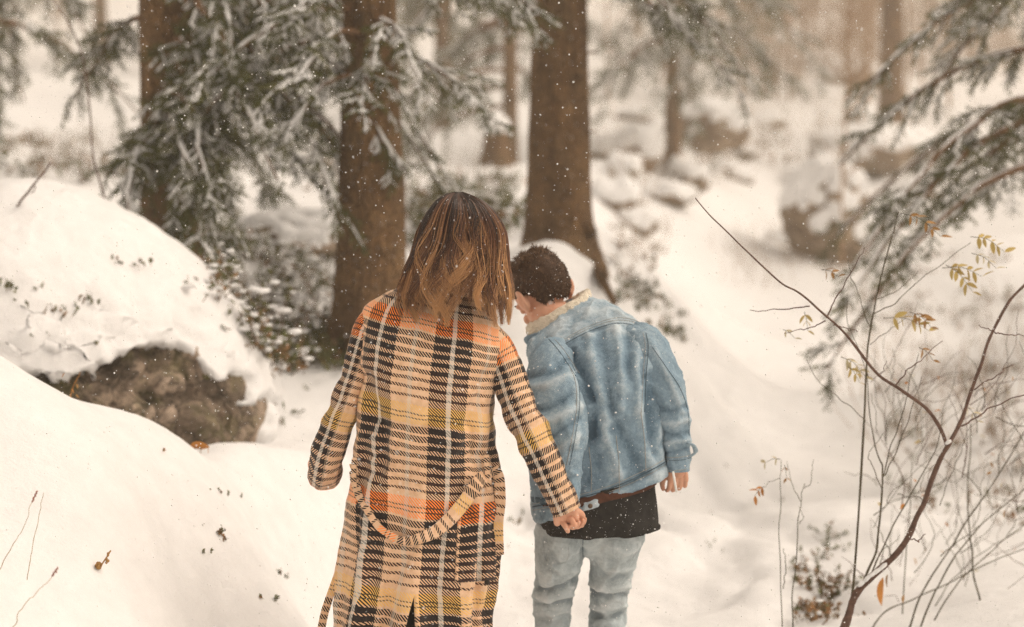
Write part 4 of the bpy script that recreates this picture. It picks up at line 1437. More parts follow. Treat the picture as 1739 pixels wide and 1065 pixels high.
def long_strands(n, seed, kmin, kmax, width):
    r = np.random.default_rng(seed)
    ncl = 56
    cl_ph = r.uniform(-PI * 1.13, PI * 0.13, ncl)
    cl_end = r.uniform(0.70, 1.0, ncl) - 0.16 * np.exp(-((cl_ph + PI / 2 - 0.35) / 0.25) ** 2) * r.uniform(0.3, 1.1, ncl)
    cl_amp = r.uniform(0.07, 0.24, ncl); cl_frq = r.uniform(8, 15, ncl); cl_o = r.uniform(0, 2 * PI, ncl)
    cl_tone = r.choice([0.0, 0.12, 0.45, 0.75, 1.0], ncl)
    cl_k = r.uniform(kmin, kmax, ncl)
    S = 22
    mb = MB(); rn = []; ln = []
    c = r.integers(0, ncl, n)
    s = np.linspace(0, 1, S)
    ph0 = cl_ph[c] + r.normal(0, 0.12, n)
    t0 = r.uniform(0.0, 0.05, n); t1 = np.minimum(cl_end[c] + r.normal(0, 0.03, n), 1.0)
    t = t0[:, None] + (t1 - t0)[:, None] * s
    conv = s ** 1.2 * 0.78
    phc = ph0[:, None] * (1 - conv) + cl_ph[c][:, None] * conv
    wave = cl_amp[c][:, None] * np.sin(cl_frq[c][:, None] * s + cl_o[c][:, None]) * smooth(s, 0.35, 0.8)
    ph = phc + wave + r.normal(0, 0.012, (n, 1)) * s
    # the hair is parted slightly right of the crown and falls to both sides
    k = (cl_k[c] + r.normal(0, 0.018, n))[:, None] + 0.07 * smooth(s, 0.4, 1) * np.sin(cl_o[c][:, None] * 3 + 7 * s[None, :])
    k = k + 0.04 * smooth(s, 0.0, 0.15)
    p = hair_pt(t, ph, k)
    wd = width * (0.35 + 0.65 * smooth(s, 0, 0.2)) * (1 - 0.72 * smooth(s, 0.7, 1.0))
    T = np.gradient(p, axis=1); T /= np.linalg.norm(T, axis=2)[..., None]
    out = p - np.array([hw_c[0], hw_c[1], 0]); out[..., 2] = 0; out /= np.linalg.norm(out, axis=2)[..., None] + 1e-9
    B = np.cross(T, out); B /= np.linalg.norm(B, axis=2)[..., None] + 1e-9
    a = np.array([0, 2 * PI / 3, 4 * PI / 3])
    ring = p[:, :, None] + wd[None, :, None, None] * (np.cos(a)[None, None, :, None] * B[:, :, None] + np.sin(a)[None, None, :, None] * out[:, :, None])
    v = ring.reshape(-1, 3)
    f1 = grid_faces(S, 3)
    f = (f1[None] + (np.arange(n) * S * 3)[:, None, None]).reshape(-1, 4)
    tone = np.repeat(np.clip(cl_tone[c] * 0.7 + r.uniform(0, 0.4, n), 0, 1), S * 3)
    lenv = np.tile(np.repeat(s, 3), n)
    return v, f, {'len': lenv * 0.95 - 0.1, 'rnd': tone}


v, f, at = long_strands(5200, 3, 0.89, 1.03, 0.00085)
child('strands', v, f, M['hair_long'], cap, attrs=at)
v, f, at = long_strands(700, 9, 0.96, 1.10, 0.0008)
child('strands', v, f, M['hair_long'], cap, attrs=at)

# ================================================================== the man: denim jacket, bending forward
mz = ground_z(0.17, 5.15)
man = thing('person', 'person in a blue denim jacket and pale jeans bending forward', 'person', (0.17, 5.15, mz))

jk_tab = [
    (908, 884, 1137, 800, 0.150, 5.13), (905, 876, 1136, 794, 0.156, 5.13), (902, 846, 1132, 768, 0.160, 5.13), (898, 800, 1128, 722, 0.166, 5.13), (900, 745, 1124, 672, 0.170, 5.14), (904, 692, 1120, 630, 0.170, 5.15), (902, 648, 1112, 600, 0.165, 5.17),
    (898, 616, 1102, 574, 0.150, 5.21), (896, 594, 1090, 552, 0.130, 5.25), (900, 576, 1068, 530, 0.110, 5.29), (908, 562, 1038, 514, 0.092, 5.32), (914, 552, 1012, 506, 0.080, 5.34), (918, 540, 1000, 498, 0.074, 5.36)]
nr, ns = 220, 180
v3, u, tot = ring_loft(jk_tab, nr, ns, 2.3)
fj = loft_faces(nr, ns)
flat = v3.reshape(-1, 3)
ridge = lambda p, sd: (1 - np.abs(fbm(p, 3, sd))) ** 3
wob = 0.005 * fbm(flat * np.array([9, 9, 4]), 3, 51) + 0.0075 * ridge(flat * np.array([11, 11, 5]) + 0.5 * fbm(flat * 6, 2, 9)[:, None], 57) + 0.003 * ridge(flat * np.array([26, 26, 17]), 58) + 0.0015 * fbm(flat * 50, 2, 53) - 0.005
flat = displace(flat, fj, wob)
flat, fh = creases(flat, fj, [
    ([(998, 566), (1012, 640), (1030, 720)], 7, 0.010), ([(1020, 560), (1030, 640), (1040, 700)], 6, -0.006), ([(1044, 556), (1056, 640), (1052, 705)], 7, 0.010), ([(1062, 556), (1070, 640)], 6, -0.006), ([(1078, 562), (1084, 640), (1080, 700)], 6, 0.007),
    ([(1008, 690), (1028, 740), (1046, 785), (1054, 812)], 7, 0.011), ([(1035, 690), (1060, 740), (1085, 800)], 10, -0.008), ([(1000, 740), (1020, 800), (1025, 850)], 9, -0.008), ([(968, 596), (992, 640), (1012, 690), (1008, 740)], 9, -0.022), ([(1102, 640), (1104, 700), (1112, 770)], 8, -0.012), ([(1085, 690), (1095, 760), (1110, 800)], 7, 0.008),
    ([(1090, 575), (1096, 600), (1094, 650)], 5, -0.008), ([(950, 850), (1000, 848), (1060, 826), (1130, 790)], 3.5, -0.006), ([(905, 862), (950, 850)], 3.5, -0.005), ([(930, 606), (965, 580), (1040, 549), (1088, 556)], 3, -0.004), ([(960, 545), (1000, 530)], 8, 0.005), ([(1010, 520), (1040, 535)], 9, -0.004)], 3, 8)
fade = np.clip(fh * 15, -0.3, 0.2) + np.clip((wob - np.median(wob)) * 22, -0.2, 0.25)
px_, py_ = proj(flat)
fade += 0.14 * np.exp(-(np.abs(py_ - (1300 - 0.44 * px_)) / 9) ** 2)           # worn hem band
fade += 0.20 * smooth(590 - py_, 0, 40)                                          # worn shoulders
jacket = child('denim_jacket', flat, fj, M['denim'], man, attrs={'fade': fade})
so = jacket.modifiers.new('thickness', 'SOLIDIFY'); so.thickness = 0.005; so.offset = -1
jk_bvh = bvh_of(flat, fj)


def denim_sleeve(axis, seed, lines, nm='sleeve'):
    d = lambda c, s, v: 0.005 * fbm(np.stack([c * 1.6, s * 1.6, v * 11], -1), 3, seed) - 0.005 + 0.007 * (1 - np.abs(fbm(np.stack([c * 1.3, s * 1.3 + v * 6, v * 15], -1), 2, seed + 2))) ** 2 + 0.0015 * (1 - np.abs(fbm(np.stack([c * 3.5, s * 3.5, v * 34], -1), 2, seed + 4))) ** 3
    v, f, uv = sleeve(axis, 130, 60, d)
    v, h = creases(v, f, lines, 3, seed)
    o = child(nm, v, f, M['denim'], jacket, attrs={'fade': np.clip(h * 24, -0.35, 0.35) + 0.03})
    return o, bvh_of(v, f)


sL, sL_b = denim_sleeve([(956, 596, 5.24, 24), (940, 612, 5.15, 38), (937, 648, 5.06, 46), (942, 692, 5.00, 52), (948, 735, 4.975, 51), (950, 775, 4.955, 43), (952, 812, 4.94, 37), (956, 850, 4.915, 29), (960, 866, 4.90, 27)], 61, [
    ([(890, 640), (930, 632), (965, 612)], 6, -0.009), ([(892, 660), (935, 652), (980, 630)], 6, 0.008), ([(890, 700), (930, 694), (970, 668)], 6, -0.009), ([(890, 724), (935, 716), (985, 690)], 7, 0.009), ([(895, 752), (940, 742), (985, 712)], 6, -0.008), ([(900, 780), (945, 768), (985, 740)], 6, 0.007), ([(975, 640), (985, 700), (978, 760)], 4, 0.006)])
sR, sR_b = denim_sleeve([(1066, 568, 5.24, 26), (1092, 586, 5.18, 36), (1110, 622, 5.13, 39), (1128, 664, 5.11, 37), (1141, 705, 5.10, 32), (1148, 745, 5.10, 27), (1150, 778, 5.10, 24), (1150, 799, 5.10, 23)], 71, [
    ([(1110, 690), (1140, 700), (1172, 690)], 5, -0.007), ([(1115, 715), (1145, 722), (1175, 712)], 5, 0.007), ([(1120, 735), (1148, 742), (1175, 735)], 5, -0.007), ([(1122, 758), (1148, 752), (1174, 748)], 4, 0.006), ([(1124, 772), (1150, 768), (1174, 762)], 3, -0.005), ([(1115, 600), (1140, 650), (1160, 700)], 5, 0.007)])
all_j = [jk_bvh, sL_b, sR_b]

# seams and stitching
DT, TH = M['dark_thread'], M['thread']
for line in ([(930, 606), (944, 594), (965, 581), (1000, 563), (1040, 550), (1070, 551), (1092, 560)], ):
    seam('yoke_seam', [jk_bvh], line, 0.0010, DT, jacket)
    seam('stitching', [jk_bvh], [(x + 1, y - 5) for x, y in line], 0.0008, TH, jacket)
    seam('stitching', [jk_bvh], [(x + 1, y - 9) for x, y in line], 0.0008, TH, jacket)
for line in ([(1097, 566), (1101, 590), (1097, 640), (1094, 700)], ):
    seam('armhole_seam', all_j, line, 0.0012, DT, jacket)
    seam('stitching', all_j, [(x - 5, y) for x, y in line], 0.0008, TH, jacket)
seam('armhole_seam', all_j, [(928, 572), (946, 592), (962, 615), (978, 640)], 0.0009, DT, jacket)
seam('stitching', all_j, [(936, 570), (954, 590), (970, 613), (984, 634)], 0.0008, TH, jacket)
seam('sleeve_seam', [sL_b], [(966, 620), (977, 650), (979, 690), (972, 740), (962, 790)], 0.0009, TH, jacket)
seam('stitching', [sL_b], [(971, 618), (982, 650), (984, 690), (977, 740), (967, 790)], 0.0008, DT, jacket)
seam('sleeve_seam', [sR_b], [(1108, 590), (1132, 625), (1155, 660), (1168, 700), (1170, 740)], 0.0010, DT, jacket)
for dy, m, r in ((0, DT, 0.0017), (6, TH, 0.0009), (-5, TH, 0.0009), (33, TH, 0.0008)):
    seam('waistband_seam', [jk_bvh], [(905, 861 + dy), (950, 852 + dy), (1000, 841 + dy), (1050, 824 + dy), (1100, 801 + dy), (1132, 783 + dy)], r, m, jacket)
for x0, y0, x1, y1 in ((1046, 740, 1052, 836), (1088, 700, 1097, 800), (1000, 760, 1004, 838)):
    seam('panel_seam', [jk_bvh], [(x0, y0), ((x0 + x1) / 2 + 2, (y0 + y1) / 2), (x1, y1)], 0.0011, TH, jacket)
for yy in (772, 777, 794):
    seam('cuff_seam', [sR_b], [(1124, yy + 2), (1138, yy + 5), (1158, yy + 4), (1174, yy)], 0.0010, TH if yy != 777 else DT, jacket)
tabm = patch('waist_tab', [jk_bvh], [(988, 852), (1018, 846), (1019, 862), (990, 868)], M['denim'], jacket, 0.008, 10, 8, attrs={'fade': 0.35})
h = cast(1002, 858, [jk_bvh]); v, f = ellipsoid(h[0] + np.array([0, -0.014, 0]), (0.0075, 0.003, 0.0075), None, 2); child('button', v, f, M['brass'], tabm)
h = cast(1026, 849, [jk_bvh]); v, f = ellipsoid(h[0] + np.array([0, -0.003, 0]), (0.006, 0.003, 0.006), None, 2); child('button', v, f, M['brass'], jacket)
patch('welt_pocket', [jk_bvh], [(901, 843), (926, 846), (926, 858), (903, 852)], M['dark_thread'], jacket, 0.003, 10, 6)
v, f = tube(catmull([P(1168, 752, 5.06), P(1178, 757, 5.08), P(1181, 768, 5.10), P(1172, 775, 5.10)], 12), 0.008, 8, True, 0.5); child('cuff_tab', v, f, M['denim'], jacket, attrs={'fade': np.full(len(v), 0.1)})

# collar: cream pile standing up, denim fall outside it
ct = [(898, 574, 1008, 520, 0.078, 5.345), (892, 566, 1007, 510, 0.084, 5.35), (892, 554, 1004, 498, 0.085, 5.355), (899, 545, 999, 491, 0.078, 5.36), (908, 546, 990, 495, 0.068, 5.365), (912, 558, 986, 508, 0.062, 5.365)]
v3, u, tot = ring_loft(ct, 40, 120, 2.1)
cv = v3.reshape(-1, 3)
cf = loft_faces(40, 120)
cv = displace(cv, cf, 0.0035 * fbm(cv * 90, 3, 5) + 0.003 * fbm(cv * 30, 2, 6) - 0.003)
collar = child('sherpa_collar', cv, cf, M['sherpa'], jacket)
ct2 = [(896, 590, 1020, 530, 0.096, 5.325), (890, 580, 1014, 521, 0.092, 5.335), (890, 573, 1009, 515, 0.086, 5.343), (895, 570, 1006, 513, 0.082, 5.348)]
v3, u, tot = ring_loft(ct2, 24, 120, 2.1)
cv = v3.reshape(-1, 3)
cv = displace(cv, loft_faces(24, 120), 0.003 * fbm(cv * 22, 2, 16))
child('denim_collar', cv, loft_faces(24, 120), M['denim'], jacket, attrs={'fade': np.full(len(cv), -0.08)})

# shirts below the jacket
st = [(914, 900, 1119, 893, 0.150, 5.13), (911, 893, 1119, 888, 0.153, 5.13), (909, 870, 1114, 845, 0.15, 5.13), (910, 840, 1110, 800, 0.145, 5.13)]
v3, u, tot = ring_loft(st, 50, 140, 2.3)
sv_ = v3.reshape(-1, 3); sf_ = loft_faces(50, 140)
sv_ = displace(sv_, sf_, 0.006 * fbm(sv_ * np.array([14, 14, 6]), 3, 66))
o = child('shirt', sv_, sf_, M['black_cloth'], man); m_ = o.modifiers.new('t', 'SOLIDIFY'); m_.thickness = 0.003
st = [(910, 860, 1115, 818, 0.153, 5.13), (909, 855, 1114, 813, 0.156, 5.13), (909, 845, 1112, 800, 0.150, 5.13)]
v3, u, tot = ring_loft(st, 30, 140, 2.3)
sv_ = v3.reshape(-1, 3); sf_ = loft_faces(30, 140)
o = child('sweater', displace(sv_, sf_, 0.003 * fbm(sv_ * 20, 2, 67)), sf_, M['brown_cloth'], man); m_ = o.modifiers.new('t', 'SOLIDIFY'); m_.thickness = 0.003

# jeans
mb = MB()
mb.add(*ellipsoid(P(1003, 880, 5.15), (0.155, 0.125, 0.12)))
mb.add(*ellipsoid(P(955, 905, 5.12), (0.082, 0.10, 0.10)))
mb.add(*ellipsoid(P(1048, 900, 5.12), (0.085, 0.10, 0.10)))
gz = lambda z: 300 + (CAMZ - z) / 5.15 * F
legs = {}
for nm, pts in (('l', [(952, 905, 5.13, 46), (949, 950, 5.14, 42), (943, 990, 5.20, 37), (938, 1030, 5.26, 33), (938, 1070, 5.25, 31)]), ('r', [(1048, 905, 5.13, 49), (1042, 945, 5.15, 42), (1036, 985, 5.20, 36), (1033, 1030, 5.27, 33), (1032, 1070, 5.26, 33)])):
    Q = [P(a, b, c) for a, b, c, d in pts]; rr = [d * c / F for a, b, c, d in pts]
    x = Q[-1][0]
    Q += [np.array([x, 5.22, mz + 0.30]), np.array([x + (0.01 if nm == 'r' else -0.01), 5.18, mz + 0.06])]; rr += [0.060, 0.062]
    legs[nm] = Q
    mb.add(*chain(Q, rr, 46, 24))
jv, jf = remesh(mb, 0.006, 5)
jf0 = jf[-1] if jf[-1].shape[1] == 4 else jf[0]
wq = lambda pts, w, a: (pts, w, a)
jl = [wq([(905, 1000), (930, 1006), (962, 996), (978, 985)], 4, -0.014), wq([(905, 1012), (935, 1018), (970, 1008)], 4, 0.010), wq([(906, 1024), (935, 1030), (968, 1020)], 4, -0.010), wq([(908, 1042), (935, 1046), (966, 1038)], 4, 0.007), wq([(930, 955), (955, 975), (980, 968)], 5, 0.006),
      wq([(1000, 1005), (1030, 1018), (1064, 1010)], 4, -0.012), wq([(1000, 990), (1030, 1004), (1066, 996)], 4, 0.008), wq([(1000, 1030), (1030, 1036), (1064, 1028)], 4, 0.008), wq([(1002, 1044), (1030, 1050), (1064, 1044)], 4, -0.008), wq([(1010, 960), (1035, 985), (1060, 980)], 5, -0.006), wq([(985, 925), (990, 950)], 4, -0.008), wq([(1075, 930), (1050, 960), (1020, 1000)], 6, 0.006)]
jv, fh = creases(jv, jf0, jl, 3, 4)
jv += normals(jv, jf0) * (0.0025 * fbm(jv * 26, 3, 91) + 0.006 * ridge(jv * np.array([12, 12, 16]), 93) - 0.003)[:, None]
jeans = child('jeans', jv, jf, M['jeans'], man, attrs={'fade': np.clip(fh * 20, -0.4, 0.4) + 0.25 * (ridge(jv * np.array([12, 12, 16]), 93) - 0.5)})
jb = [bvh_of(jv, jf)]
for c in ([(922, 915), (966, 922)], [(922, 915), (925, 950), (944, 962)], [(944, 962), (964, 950), (966, 922)], [(1040, 918), (1084, 908)], [(1040, 918), (1045, 946), (1064, 956)], [(1064, 956), (1080, 940), (1084, 908)]):
    seam('back_pocket_seam', jb, c if len(c) > 2 else [c[0], ((c[0][0] + c[1][0]) / 2, (c[0][1] + c[1][1]) / 2 + 1), c[1]], 0.0009, M['jeans'], jeans)
seam('inseam', jb, [(990, 915), (990, 945)], 0.0012, DT, jeans)
for nm in ('l', 'r'):
    e = legs[nm][-1]
    mb = MB()
    mb.add(*chain([e + (0, 0, 0.06), e + (0, 0.0, -0.01)], [0.05, 0.05], 8, 14))
    mb.add(*ellipsoid((e[0], e[1] + 0.08, mz + 0.045), (0.05, 0.145, 0.055)))
    v, f = remesh(mb, 0.007, 3)
    v[:, 2] = np.maximum(v[:, 2], mz - 0.012)
    child('boot', v, f, M['boot'], man)

# --- body: head bowed to his left, ears, neck, hands
hm_c = P(922, 502, 5.38)
hmrot = Rxyz(-0.70, -0.21, 0.66)
mbh = head_pieces(hm_c, hmrot, 1.08)
nb = P(952, 545, 5.34)
mbh.add(*chain([hm_c + np.array([0.0, -0.005, -0.03]), P(925, 528, 5.35), nb, P(975, 570, 5.30)], [0.056, 0.055, 0.058, 0.07], 20, 18))
hv, hf = remesh(mbh, 0.0032, 4)
mb = MB()
mb.add(*chain([P(960, 560, 5.33), P(1000, 620, 5.24), P(1010, 740, 5.15), P(1005, 860, 5.15)], [0.07, 0.12, 0.115, 0.115], 26, 18))
mb.add(*chain([P(930, 605, 5.18), P(1000, 590, 5.24), P(1080, 590, 5.2)], [0.045, 0.07, 0.045]))
mb.add(*chain([P(930, 605, 5.16), P(940, 690, 5.03), P(950, 770, 4.96), P(960, 862, 4.90)], [0.045, 0.045, 0.036, 0.026], 24))
mb.add(*chain([P(1085, 592, 5.18), P(1125, 670, 5.12), P(1148, 740, 5.10), P(1151, 800, 5.10)], [0.045, 0.042, 0.034, 0.026], 24))
bv, bf = remesh(mb, 0.010, 3)
# right hand: loosely hanging, back of the hand outwards
hrt = hand_pieces(P(1151, 792, 5.10), P(1151, 816, 5.105), (1, 0.15, 0.1), (0.1, 1, 0), 0.86, (0.35, 0.55, 0.35), 0.06, lens=(0.058, 0.066, 0.062, 0.052))
rv, rf = remesh(hrt, 0.0022, 2)
# left hand, held inside hers: fingers wrap to the camera side below her knuckles
hlt = hand_pieces(P(966, 862, 4.86), P(968, 880, 4.845), (0.6, 0.5, 0.1), (-0.75, -0.6, 0.05), 0.92, (0.5, 0.9, 0.6), 0.02)
hlt.add(*chain([P(962, 876, 4.80), P(970, 882, 4.785), P(976, 892, 4.782)], [0.0095, 0.009, 0.0075], 14, 10))
lv, lf = remesh(hlt, 0.0024, 2)
mbb = MB()
for V, Fs in ((bv, bf), (hv, hf), (rv, rf), (lv, lf)):
    n0 = mbb.n
    first = True
    for q in Fs:
        if first: mbb.add(V, q); first = False
        else: (mbb.f4 if q.shape[1] == 4 else mbb.f3).append(q + n0)
v, f = mbb.get()
child('body', v, f, M['skin'], man)
head_extras(hm_c, hmrot, 1.08, man, M['hair_short'])
cg = MB(); cg.add(*tube(np.array([P(1143, 801, 5.055), P(1149, 836, 5.06)]), 0.0037, 10))
v, f = cg.get()
cigo = obj('cigarette', mesh_np('cigarette', v, f), M['paper'])
tag(cigo, 'thin white cigarette between the fingers of the hanging hand', 'cigarette')

# short hair
def short_hair():
    r = np.random.default_rng(4)
    d, f = ICO[5]
    loc = d * np.array((0.081, 0.101, 0.094)) * 1.08 + np.array((0, -0.013, 0.031)) * 1.08
    # hairline: nape low, above the ears, forehead
    hl_ = np.where(loc[:, 1] < 0.02, -0.058 + 0.05 * smooth(np.abs(loc[:, 0]), 0.05, 0.085) + 0.03 * smooth(loc[:, 1], -0.07, 0.02) + 0.004 * fbm(d * 9, 2, 55), 0.03 + 0.05 * smooth(loc[:, 1], 0.02, 0.08))
    keep = loc[:, 2] > hl_
    top = smooth(loc[:, 2], 0.05, 0.10)
    bulge = 0.003 + 0.006 * top * (0.6 + 0.8 * np.abs(fbm(d * 7, 3, 3))) + 0.002 * fbm(d * 22, 2, 8)
    rad = d * bulge[:, None] * keep[:, None] - d * 0.012 * (~keep)[:, None]
    pts = (loc + rad) @ np.array(hmrot).T + hm_c
    o = child('hair', pts, f, M['hair_short'], man, attrs={'len': np.full(len(pts), 0.15) + 0.2 * top, 'rnd': 0.5 + 0.5 * vnoise(d * 30, 4)})
    idx = np.where(keep)[0]
    sel = r.choice(idx, 7000)
    S = 4
    n = len(sel)
    nn = d[sel]
    tp = top[sel][:, None]
    curl = np.stack([fbm(d[sel] * 5, 2, 21), fbm(d[sel] * 5, 2, 22), fbm(d[sel] * 5, 2, 23)], -1) * (0.4 + 1.2 * tp)
    L = (0.004 + 0.007 * top[sel]) * r.uniform(0.6, 1.3, n)
    dirv = nn * (0.35 + 0.1 * tp) + np.array([0, 0.35, -0.9]) * (1 - tp) * 0.8 + np.array([0.1, 0.9, -0.1]) * tp * 0.6 + curl + r.normal(0, 0.25, (n, 3))
    dirv /= np.linalg.norm(dirv, axis=1)[:, None]
    s = np.linspace(0, 1, S)
    root = (loc + rad)[sel] + r.normal(0, 0.001, (n, 3))
    p = root[:, None] + dirv[:, None] * (L[:, None] * s)[..., None] + (curl * 0.006)[:, None] * (s ** 2)[None, :, None]
    w = 0.0010 * (1 - 0.8 * s)
    B = np.cross(dirv, r.normal(size=(n, 3))); B /= np.linalg.norm(B, axis=1)[:, None]
    C = np.cross(dirv, B)
    a = np.array([0, 2.094, 4.189])
    ring = p[:, :, None] + w[None, :, None, None] * (np.cos(a)[None, None, :, None] * B[:, None, None] + np.sin(a)[None, None, :, None] * C[:, None, None])
    v = ring.reshape(-1, 3) @ np.array(hmrot).T + hm_c
    f1 = grid_faces(S, 3)
    ff = (f1[None] + (np.arange(n) * S * 3)[:, None, None]).reshape(-1, 4)
    child('strands', v, ff, M['hair_short'], o, attrs={'len': np.tile(np.repeat(s, 3), n) * 0.5 + np.repeat(top[sel], S * 3) * 0.25, 'rnd': np.repeat(r.uniform(0, 1, n), S * 3)})


short_hair()

# ------------------------------------------------------------------ saplings, stalks and undergrowth
M['stem'] = m_plain('green_brown_stem', (0.050, 0.040, 0.020), (0.10, 0.080, 0.040), 40, 0.7, 0.3)
M['red_stem'] = m_plain('red_brown_stem', (0.070, 0.036, 0.026), (0.15, 0.085, 0.06), 60, 0.6, 0.4)
M['leaf_yellow'] = m_plain('leaf_yellow', (0.42, 0.30, 0.08), (0.58, 0.44, 0.17), 60, 0.7, 0.2)
M['leaf_brown'] = m_plain('leaf_brown', (0.26, 0.13, 0.04), (0.42, 0.24, 0.08), 60, 0.7, 0.2)
M['leaf_orange'] = m_plain('leaf_orange', (0.42, 0.15, 0.03), (0.55, 0.26, 0.06), 60, 0.7, 0.2)
M['leaf_pale'] = m_plain('leaf_pale', (0.50, 0.42, 0.24), (0.62, 0.53, 0.34), 60, 0.7, 0.2)


def leaf_mesh():
    s = np.linspace(0, 1, 7)
    w = 0.19 * np.sin(PI * s ** 0.85) ** 0.8
    zc_ = -0.12 * s ** 2
    v = np.concatenate([np.stack([s, -w, zc_ + 0.35 * w], -1), np.stack([s, 0 * s, zc_], -1), np.stack([s, w, zc_ + 0.35 * w], -1)])
    f = [(i, i + 1, 7 + i + 1, 7 + i) for i in range(6)] + [(7 + i, 7 + i + 1, 14 + i + 1, 14 + i) for i in range(6)]
    return v, np.array(f)


_lv, _lf = leaf_mesh()
LEAF = {}
for k in ('leaf_yellow', 'leaf_brown', 'leaf_orange', 'leaf_pale'):
    me = mesh_np('leaf', _lv, _lf); me.materials.append(M[k]); LEAF[k] = me


def put_leaf(parent, p, d, L, kind, r, name='leaf'):
    d = np.array(d, float); d /= np.linalg.norm(d)
    o = bpy.data.objects.new(name, LEAF[kind]); col.objects.link(o); o.parent = parent
    off = np.array(parent.location)
    o.location = tuple(np.array(p) - off)
    q = Vector(d).to_track_quat('X', 'Z').to_matrix() @ Matrix.Rotation(r.uniform(-1.2, 1.2), 3, 'X')
    o.rotation_euler = q.to_euler(); o.scale = (L, L * r.uniform(0.8, 1.2), L)
    return o


def branch(parent, line, Y, r0, r1, mat='stem', dY=0.0, name='branch', n=None, seed=0):
    """A branch through photo points; Y (one or a pair) is its distance, radii in millimetres."""
    Ya, Yb = Y if isinstance(Y, tuple) else (Y, Y + dY)
    m = len(line)
    pts = np.array([P(x, y, Ya + (Yb - Ya) * i / (m - 1)) for i, (x, y) in enumerate(line)])
    k = n or m * 6
    q = catmull(pts, k)
    t = np.linspace(0, 1, k)
    wob = np.stack([fbm(np.stack([t * 9, t * 0 + seed, t * 0 + c * 9], -1), 2, 3) for c in range(3)], -1) * 0.004
    q = q + wob * np.minimum(1, t * 8)[:, None]
    rr = (r0 + (r1 - r0) * t) / 1000 * (1 + 0.12 * fbm(np.stack([t * 25, t * 0 + seed, t * 0], -1), 2, 5))
    v, f = tube(q, rr, 8)
    o = child(name, v, f, M[mat], parent)
    return q


def pinnate(parent, a, b, Y, n, L, kind, r, droop=0.3):
    """A feathered leaf: leaflets in pairs along a rachis from photo point a to b."""
    A, B = P(*a, Y), P(*b, Y + r.uniform(-0.05, 0.05))
    mid = (A + B) / 2 + np.array([0, 0, 0.12 * np.linalg.norm(B - A)])
    q = catmull([A, mid, B], 14)
    v, f = tube(q, np.linspace(0.0012, 0.0006, 14), 5)
    child('leaf_stalk', v, f, M['stem'], parent)
    ax = (B - A) / np.linalg.norm(B - A)
    for k in range(n):
        s = 0.25 + 0.75 * (k // 2) / max(1, (n - 1) // 2)
        p = q[min(13, int(s * 13))]
        sd = np.cross(ax, np.array([0, -1.0, 0.2])); sd /= np.linalg.norm(sd)
        d = ax * 0.6 + sd * (1 if k % 2 else -1) * r.uniform(0.5, 1.0) + np.array([0, r.uniform(-0.5, 0.5), -droop])
        put_leaf(parent, p, d, 1.55 * L * r.uniform(0.75, 1.2), kind, r)


rs = random.Random(3)
b0 = P(1425, 1100, 5.30)
sap = thing('rowan_sapling', 'crooked red brown sapling forking before the thicket with a long bare arm', 'sapling', (b0[0], 5.30, ground_z(b0[0], 5.30)))
branch(sap, [(1418, 1180), (1425, 1100), (1438, 1050), (1447, 1020), (1463, 995), (1490, 970), (1520, 940), (1548, 905), (1565, 865), (1580, 820), (1600, 775), (1611, 755)], (5.3, 5.3), 14.5, 7.5, 'red_stem', name='stem', seed=1)
branch(sap, [(1610, 758), (1625, 725), (1640, 690), (1660, 630), (1685, 570), (1710, 520), (1750, 476), (1800, 420)], (5.30, 5.5), 6.8, 4.4, 'red_stem', seed=2)
branch(sap, [(1608, 757), (1598, 730), (1585, 705), (1565, 685), (1530, 662), (1490, 635), (1450, 585), (1430, 562), (1400, 535), (1375, 512), (1350, 493), (1325, 480), (1290, 448), (1258, 418), (1230, 390), (1205, 365), (1180, 335)], (5.30, 5.05), 6.0, 1.5, 'red_stem', seed=3)
for i, (ln, ra, rb) in enumerate([([(1375, 520), (1330, 526), (1275, 528)], 2.2, 1.0), ([(1402, 545), (1370, 558), (1332, 566)], 2.0, 0.9), ([(1404, 540), (1420, 505), (1445, 468), (1458, 440), (1470, 420)], 2.2, 1.0), ([(1415, 552), (1435, 558), (1455, 563)], 1.8, 0.9), ([(1520, 655), (1540, 630), (1565, 610), (1600, 578)], 2.4, 1.0), ([(1485, 630), (1495, 634), (1507, 612)], 1.6, 0.8),
                                    ([(1625, 725), (1650, 715), (1680, 695), (1745, 668)], 3.2, 1.6), ([(1655, 662), (1690, 640), (1720, 618)], 2.4, 1.2), ([(1690, 565), (1672, 556), (1660, 552)], 2.0, 0.9), ([(1690, 566), (1715, 567), (1745, 570)], 2.2, 1.0), ([(1545, 915), (1560, 918), (1572, 905)], 2.2, 1.4)]):
    branch(sap, ln, 5.2, ra, rb, 'red_stem', 0.06, 'twig', seed=10 + i)
for (x, y) in [(1462, 989), (1472, 980), (1481, 973), (1489, 967), (1498, 960), (1610, 748)]:
    v_, f_ = ellipsoid((0, 0, 0), (0.017 * rs.uniform(0.7, 1.3), 0.011, 0.006), Rxyz(0, -0.7, 0), 3)
    child('snow', v_ * (1 + 0.25 * fbm(v_ * 90 + x, 2, 3))[:, None] + P(x, y + 3, 5.288), f_, M['tree_snow'], sap)

